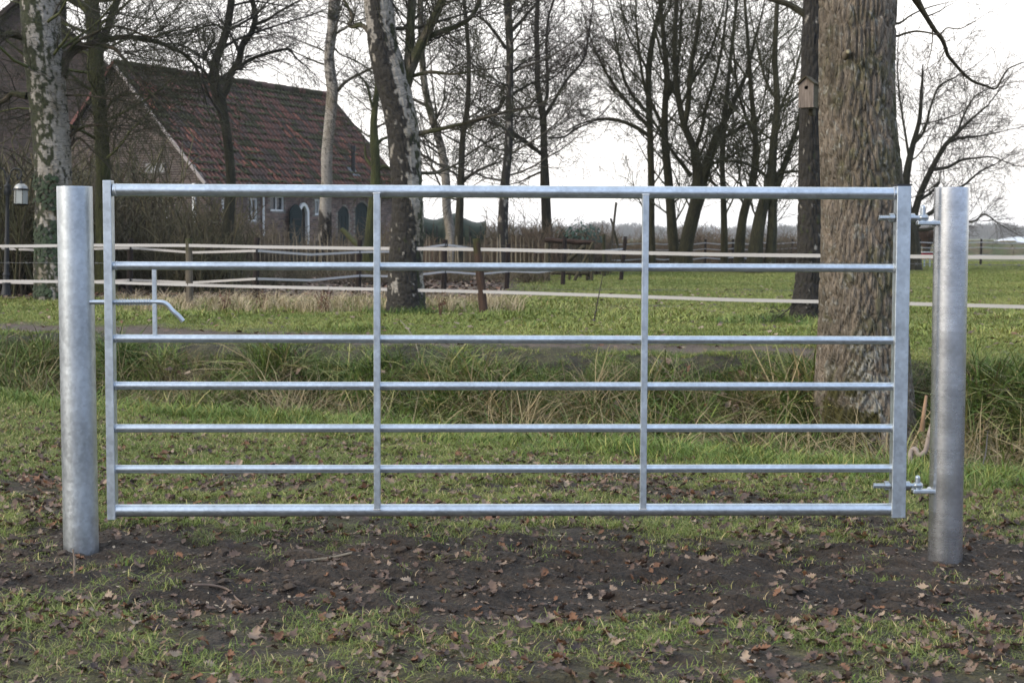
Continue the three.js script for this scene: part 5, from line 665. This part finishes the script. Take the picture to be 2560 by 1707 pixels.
  for (let i = 0; i < 900; i++) { const px = 300 + 1000 * R(), D = 19.5 + 3.6 * R(), x = (px - CX) / FOC * D; if (R() < 0.5 + fbm(x, D, 50)) lists.f.push({ p: onGround(x, D), s: 0.5 + 0.4 * R(), r: R() * 6.28, c: [0.36, 0.29, 0.18] }); }
  const ring = (px, D, rx, n) => { const x0 = (px - CX) / FOC * D; for (let i = 0; i < n; i++) { const a = R() * 6.283, r = rx * (0.8 + 0.8 * R()), x = x0 + Math.cos(a) * r, d = D - 0.02 + Math.sin(a) * r * 0.7; lists.b.push({ p: onGround(x, d), s: 0.9 + 0.7 * R(), r: R() * 6.28, c: mix3([0.075, 0.145, 0.025], [0.115, 0.17, 0.035], R()) }); } };
  ring(1015, 19.55, 0.34, 60); ring(2014, 17.5, 0.34, 90); ring(2166, 11.05, 0.42, 70); ring(1950, 17.3, 0.5, 60);
  scatter('short_grass', short, M.grass, lists.a, 'short patchy grass growing round the gate', 'grass'); scatter('ditch_edge_grass', lip, M.grass, lists.b, 'fresh green grass along the ditch edge and tree feet', 'grass'); scatter('bank_grass', bank, M.grass, lists.c, 'long green grass hanging on the ditch bank', 'grass'); scatter('dead_grass', straw, M.grass, lists.d.concat(lists.f), 'straw-coloured dead grass on the bank and under the fence', 'grass'); scatter('meadow_grass', field, M.grass, lists.e, 'grazed green meadow grass beyond the ditch', 'grass');
  console.log('grass', Object.entries(lists).map(([k, v]) => k + v.length).join(' '));
}

// ---------------------------------------------------------------- fallen leaves
function oakLeaf(seed) { // lobed, crumpled, folded along the midrib
  const R = rngOf(seed), n = 11, half = []; for (let i = 0; i <= n; i++) { const t = i / n, env = 0.31 * Math.pow(Math.sin(Math.PI * Math.pow(t, 0.8)), 0.7) * (0.6 + 0.55 * t); half.push([t, i === 0 || i === n ? 0.012 : env * (i % 2 ? 1.2 : 0.66) * (0.85 + 0.3 * R())]); }
  const curl = (R() - 0.3) * 2.2, twist = (R() - 0.5) * 1.8, fold = 0.1 + 0.9 * R(), p = [], ix = []; for (let i = 0; i <= n; i++) { const [t, w] = half[i], y0 = curl * 0.7 * (t - 0.5) * (t - 0.5), tw = twist * (t - 0.5); for (const s of [-1, 0, 1]) { const x = w * s, up = fold * Math.abs(x) + 0.06 * Math.sin(t * 8 + s * 2 + seed) + (R() - 0.5) * 0.05; p.push(x * Math.cos(tw), y0 + up + x * Math.sin(tw), t - 0.5 + s * s * 0.03); } if (i) for (let k = 0; k < 2; k++) { const b = (i - 1) * 3 + k; ix.push(b, b + 3, b + 1, b + 1, b + 3, b + 4); } }
  const g = new THREE.BufferGeometry(); g.setAttribute('position', new THREE.Float32BufferAttribute(p, 3)); g.setIndex(ix); g.computeVertexNormals(); return g;
}
{
  const R = rngOf(801), shapes = [1, 2, 3, 4, 5, 6, 7, 8, 9, 10, 11, 12].map(oakLeaf), tones = [[0.190, 0.125, 0.088], [0.140, 0.090, 0.064], [0.240, 0.170, 0.120], [0.095, 0.058, 0.042], [0.170, 0.080, 0.040], [0.32, 0.235, 0.165], [0.062, 0.042, 0.033]];
  const words = ['mid-brown', 'brown', 'light brown', 'dark brown', 'russet', 'pale tan', 'blackish brown'];
  const vein = tex(128, 1, 1, (u, v) => { const k = 0.82 + 0.4 * (vfbm(u * 12, v * 12, 12, 141) - 0.5); return [k, k * 0.98, k * 0.96]; }, true);
  const mats = tones.map(c => MAT({ color: lin(...c), roughness: 0.7, side: THREE.DoubleSide }));
  const all = []; const add = (x, D, smin, smax, lift, tilt) => { const s = smin + (smax - smin) * R(), i = Math.floor(R() * 12), k = [0, 0, 1, 1, 1, 2, 2, 3, 3, 4, 4, 5, 6, 6][Math.floor(R() * 14)]; all.push({ p: onGround(x, D, lift + s * 0.05), s, i, k, e: [(R() - 0.5) * tilt, R() * 6.283, (R() - 0.5) * tilt], D, x }); };
  for (let n = 0; n < 17000; n++) { const D = 3.5 + 6 * Math.pow(R(), 0.75), x = (R() - 0.5) * 0.76 * D; if (ditchS(x, D) > 0.25) continue; const mud = mudMask(x, D), w = (D < 4.7 ? 1.0 : 0.7) * (1 - 0.72 * mud) * (0.55 + 1.3 * sstep(-0.2, 0.25, fbm(x * 1.1, D * 1.5, 61))); if (R() > w) continue; add(x, D, 0.020, 0.038 + 0.042 * R() * R(), 0.003 + (mud < 0.4 ? 0.008 * R() : 0), 1.3); }
  for (let n = 0; n < 2800; n++) { const x = -6 + 11 * R(), s = 2.5 + 2.6 * R(), D = s * 1.1075 + 8.4 - 0.476 * x; if (!inView(V(x, 0, -D), 0.2) || fbm(x * 1.3, D * 1.3, 63) < -0.02) continue; if (ditchS(x, D) < 4.1) add(x, D, 0.05, 0.11, 0.03 + 0.12 * R(), 2.2); }
  for (let n = 0; n < 1500; n++) { const D = 13 + 16 * R(), x = (R() - 0.5) * 0.72 * D; if (ditchS(x, D) < 4.8) continue; add(x, D, 0.06, 0.11, 0.02, 0.9); }
  for (let n = 0; n < 7000; n++) { const D = 23.5 + 18 * R(), x = -0.34 * D + 0.34 * D * R() * 0.98; add(x, D, 0.09, 0.16, 0.015, 1.0); }
  const seen = all.filter(t => inView(t.p, -0.02)).sort((a, b) => b.s / b.D - a.s / a.D), near = new Set(seen.slice(0, 300));
  for (const t of near) { const m = top('oak_leaf', shapes[t.i], mats[t.k]); m.position.copy(t.p); m.rotation.set(t.e[0], t.e[1], t.e[2], 'YXZ'); m.scale.setScalar(t.s); const where = mudMask(t.x, t.D) > 0.5 ? 'on mud' : 'in grass', zone = t.D < 4.6 ? 'in the foreground' : t.D < 5.6 ? 'below the gate' : 'behind the gate', px = CX + FOC * t.x / t.D, side = px < 470 ? 'at the left end' : px < 945 ? 'left of the first upright' : px < 1280 ? 'just right of the first upright' : px < 1610 ? 'just left of the second upright' : px < 2050 ? 'right of the second upright' : 'at the hinge end', size = t.s > 0.055 ? 'large' : t.s > 0.042 ? 'mid-sized' : 'small'; tag(m, `${size} ${words[t.k]} leaf ${where} ${zone}, ${side}`, 'leaf', `${size} ${words[t.k]} leaves ${where} ${zone}, ${side}`); }
  const gs = [], m4 = new THREE.Matrix4(), q = new THREE.Quaternion(); for (const t of all) if (!near.has(t)) { const far = t.D > 12; const g = far ? new THREE.BufferGeometry() : shapes[t.i].clone(); if (far) { g.setAttribute('position', new THREE.Float32BufferAttribute([-0.22, 0.1, -0.1, 0.2, 0.06, -0.25, 0.25, 0.12, 0.3, -0.1, 0.02, 0.5], 3)); g.setIndex([0, 1, 2, 0, 2, 3]); g.computeVertexNormals(); } m4.compose(t.p, q.setFromEuler(new THREE.Euler(...t.e, 'YXZ')), V(t.s, t.s, t.s)); g.applyMatrix4(m4); const c = jit(tones[t.k], R, 0.2), n = g.attributes.position.count, ca = new Float32Array(n * 3); for (let k = 0; k < n; k++) ca.set(c, k * 3); g.setAttribute('color', new THREE.BufferAttribute(ca, 3)); gs.push(g); }
  const lm = top('leaf_litter', mergeGeometries(gs), M.leaf); tag(lm, 'brown leaf litter strewn over grass, bank and woodland floor', 'leaf litter', null, 'stuff'); console.log('leaves', all.length);
}
// ---------------------------------------------------------------- clods, sticks, stalks
{
  const R = rngOf(901), gs = [], ico = [0, 1, 2, 3, 4, 5].map(v => { const g = new THREE.IcosahedronGeometry(1, 0), p = g.attributes.position; for (let k = 0; k < p.count; k++) { const f = 1 + 0.7 * N(p.getX(k) * 1.5 + v * 5, p.getY(k) * 1.5, p.getZ(k) * 1.5); p.setXYZ(k, p.getX(k) * f * 1.3, p.getY(k) * f * 0.7, p.getZ(k) * f * 1.2); } g.deleteAttribute('uv'); return g; });
  for (let i = 0; i < 14000; i++) { const D = 4.1 + 3.4 * R(), x = (R() - 0.5) * 0.74 * D; const m = mudMask(x, D), heap = sstep(0.0, 0.22, fbm(x * 2.2, D * 3.0, 71)); if (m < 0.5 || R() > 0.08 + heap) continue; const g = ico[i % 6].clone(), s = 0.0025 + 0.010 * Math.pow(R(), 3) * (0.5 + heap); g.rotateY(R() * 6); g.scale(s, s, s); g.computeVertexNormals(); const q = onGround(x, D, s * 0.2); g.translate(q.x, q.y, q.z); const c = jit([0.052, 0.036, 0.025], R, 0.35), n = g.attributes.position.count, ca = new Float32Array(n * 3); for (let k = 0; k < n; k++) ca.set(c, k * 3); g.setAttribute('color', new THREE.BufferAttribute(ca, 3)); gs.push(g); }
  const fl = new MB(); for (let i = 0; i < 16000; i++) { const D = 3.5 + 5.5 * Math.pow(R(), 0.8), x = (R() - 0.5) * 0.76 * D; if (ditchS(x, D) > 0.2) continue; const q = onGround(x, D, 0.004), L = 0.004 + 0.010 * R() * R(), a = R() * 6.283, u = V(Math.cos(a), (R() - 0.4) * 0.7, Math.sin(a)).multiplyScalar(L), w = V(-Math.sin(a), (R() - 0.5) * 0.8, Math.cos(a)).multiplyScalar(L * (0.15 + 0.5 * R())); fl.quad(q.clone().sub(u), q.clone().add(w), q.clone().add(u), q.clone().sub(w), jit([[0.17, 0.12, 0.085], [0.10, 0.068, 0.05], [0.30, 0.24, 0.17], [0.15, 0.085, 0.05]][i % 4], R, 0.4)); }
  tag(top('leaf_crumbs', fl.geo(), M.leaf), 'small crumbs of rotted leaf and straw over the trodden ground', 'leaf litter', null, 'stuff');
  if (gs.length) tag(top('soil_clods', mergeGeometries(gs), M.twig), 'crumbs of dark churned soil under the gate', 'soil', null, 'stuff');
}
function stick(name, label, cat, pts, w0, w1, col, group) { const mb = new MB(), q = lerpPath(pts, pts.length * 5), n = q.length - 1; mb.tube(q, q.map((_, i) => mix(w0, w1, i / n) / 2), 7, (a, l, p) => { const f = 1 + 0.8 * fbm(p.x * 20, p.y * 20, p.z * 20); return col.map(c => c * f); }, null, true); const m = top(name, mb.geo(), M.twig); tag(m, label, cat, group); return m; }
const gp = (px, py, D, lift) => { const p = at(px, py, D), y = groundY(p.x, D); return V(p.x, Math.max(p.y, y + (lift || 0.006)), p.z); };
// a point on the near ground under photo pixel (px, py)
const foot = (px, py, lift = 0.008) => { let D = FOC * CAMH / (py - HORIZON) * 0.995; for (let i = 0; i < 12; i++) { const p = at(px, py, D); const y = groundY(p.x, D); D += (p.y - y) / ((py - HORIZON) / FOC) * 0.7; } const p = at(px, py, D); return V(p.x, groundY(p.x, D) + lift, -D); };
stick('fallen_stick', 'pale crooked stick lying on the ditch bank left of centre', 'stick', [at(692, 998, 13.6), at(716, 1013, 13.4), at(745, 1019, 13.3), at(790, 1008, 13.3), at(850, 1012, 13.1), at(925, 1014, 12.9)], 0.022, 0.014, [0.30, 0.27, 0.235]);
stick('fallen_stick', 'thin dark stick across the ditch bank left of the first upright', 'stick', [at(729, 1057, 13.0), at(790, 1022, 13.2), at(862, 1005, 13.2), at(940, 996, 13.2)], 0.012, 0.006, [0.04, 0.033, 0.028]);
stick('fallen_stick', 'curved bare twig lying on the mud at the lower left', 'stick', [foot(480, 1473), foot(530, 1470), foot(565, 1478), foot(590, 1492), foot(604, 1513)], 0.009, 0.005, [0.17, 0.12, 0.09]);
stick('fallen_stick', 'grey twig lying on the mud below the bottom bar, left of centre', 'stick', [foot(738, 1408), foot(790, 1404), foot(830, 1398), foot(880, 1388)], 0.012, 0.008, [0.16, 0.14, 0.11]);
stick('fallen_stick', 'short dark twig on the grass right of the right gate post', 'stick', [foot(2410, 1204), foot(2440, 1194, 0.02), foot(2470, 1188, 0.035)], 0.012, 0.007, [0.06, 0.05, 0.04]);
stick('dry_stalk', 'short dry stalk standing in front of the left gate post', 'stalk', [foot(184, 1445), foot(184, 1445).add(V(0.002, 0.045, 0.0)), foot(184, 1445).add(V(-0.001, 0.085, 0.004))], 0.007, 0.005, [0.30, 0.23, 0.17]);
stick('exposed_root', 'pale bent root on the bank beside the right gate post', 'root', [at(2279, 1172, 9.6), at(2279, 1130, 9.65), at(2288, 1122, 9.65), at(2300, 1138, 9.6), at(2314, 1128, 9.6), at(2325, 1085, 9.6), at(2332, 1060, 9.65)], 0.035, 0.03, [0.30, 0.24, 0.20]);
stick('bark_strip', 'torn orange-brown strip of bark between the oak and the right gate post', 'bark', [at(2306, 1078, 10.1), at(2310, 1040, 10.1), at(2317, 990, 10.2)], 0.035, 0.02, [0.26, 0.16, 0.09]);
stick('sapling', 'single thin dark sapling in the paddock right of centre', 'sapling', [at(1483, 808, 17.6).setY(FIELD - 0.02), at(1496, 745, 17.6), at(1504, 705, 17.6), at(1509, 684, 17.6)], 0.016, 0.006, [0.05, 0.04, 0.035]);
stick('dry_stalk', 'bent pale stalk on the bank right of the first upright', 'stalk', [at(1028, 958, 13.2), at(1046, 902, 13.3), at(1042, 868, 13.4), at(1025, 830, 13.5), at(1000, 800, 13.6)], 0.013, 0.006, [0.26, 0.22, 0.17]);
stick('fallen_branch', 'mossy cut branch sticking up before the paling fence right of the slender birch', 'branch', [at(905, 622, 36), at(880, 600, 36), at(862, 580, 36), at(852, 572, 36)], 0.14, 0.10, [0.10, 0.10, 0.04]);
{ const R = rngOf(950); for (let i = 0; i < 5; i++) { const px = [560, 655, 805, 812, 1100][i], D = [20, 20.6, 19.8, 19.9, 18.6][i], b = at(px, 770, D); b.y = groundY(b.x, D) - 0.02; const o = thing('weed_stalk', ['dead weed stalk in the grass left of the rear posts', 'thin dead weed stalk beside a dark rear post', 'reddish dead dock plant left of the central birch', 'second dead dock stem beside the reddish dock plant', 'dead stalk in the grass left of the leaning red-brown post'][i], 'weed', b, R() * 6), mb = new MB(); for (let k = 0; k < 7; k++) { const d = V((R() - 0.5) * 0.5, 1, (R() - 0.5) * 0.5), L = 0.15 + 0.2 * R(); mb.tube([V(0, 0, 0), d.clone().multiplyScalar(L * 0.6), d.clone().multiplyScalar(L).add(V((R() - 0.5) * 0.08, 0, 0))], [0.005, 0.004, 0.003], 4, jit([0.13, 0.07, 0.045], R, 0.4)); } part('stems', mb.geo(), M.twig, o); const lf = new MB(); for (let k = 0; k < 18; k++) { const p = V((R() - 0.5) * 0.12, 0.05 + 0.22 * R(), (R() - 0.5) * 0.12), u = V(R() - 0.5, R() - 0.5, R() - 0.5).normalize().multiplyScalar(0.03), w = V(R() - 0.5, R() - 0.5, R() - 0.5).normalize().multiplyScalar(0.015); lf.quad(p, p.clone().add(u).add(w), p.clone().addScaledVector(u, 2), p.clone().add(u).sub(w), jit([0.14, 0.065, 0.04], R, 0.4)); } part('withered_leaves', lf.geo(), M.leaf, o); } }

// ---------------------------------------------------------------- render
const renderer = new THREE.WebGLRenderer({ antialias: true });
renderer.setSize(1024, 682);
renderer.shadowMap.enabled = true;
renderer.toneMapping = THREE.LinearToneMapping;
renderer.toneMappingExposure = EXPOSURE;
renderer.render(scene, camera);
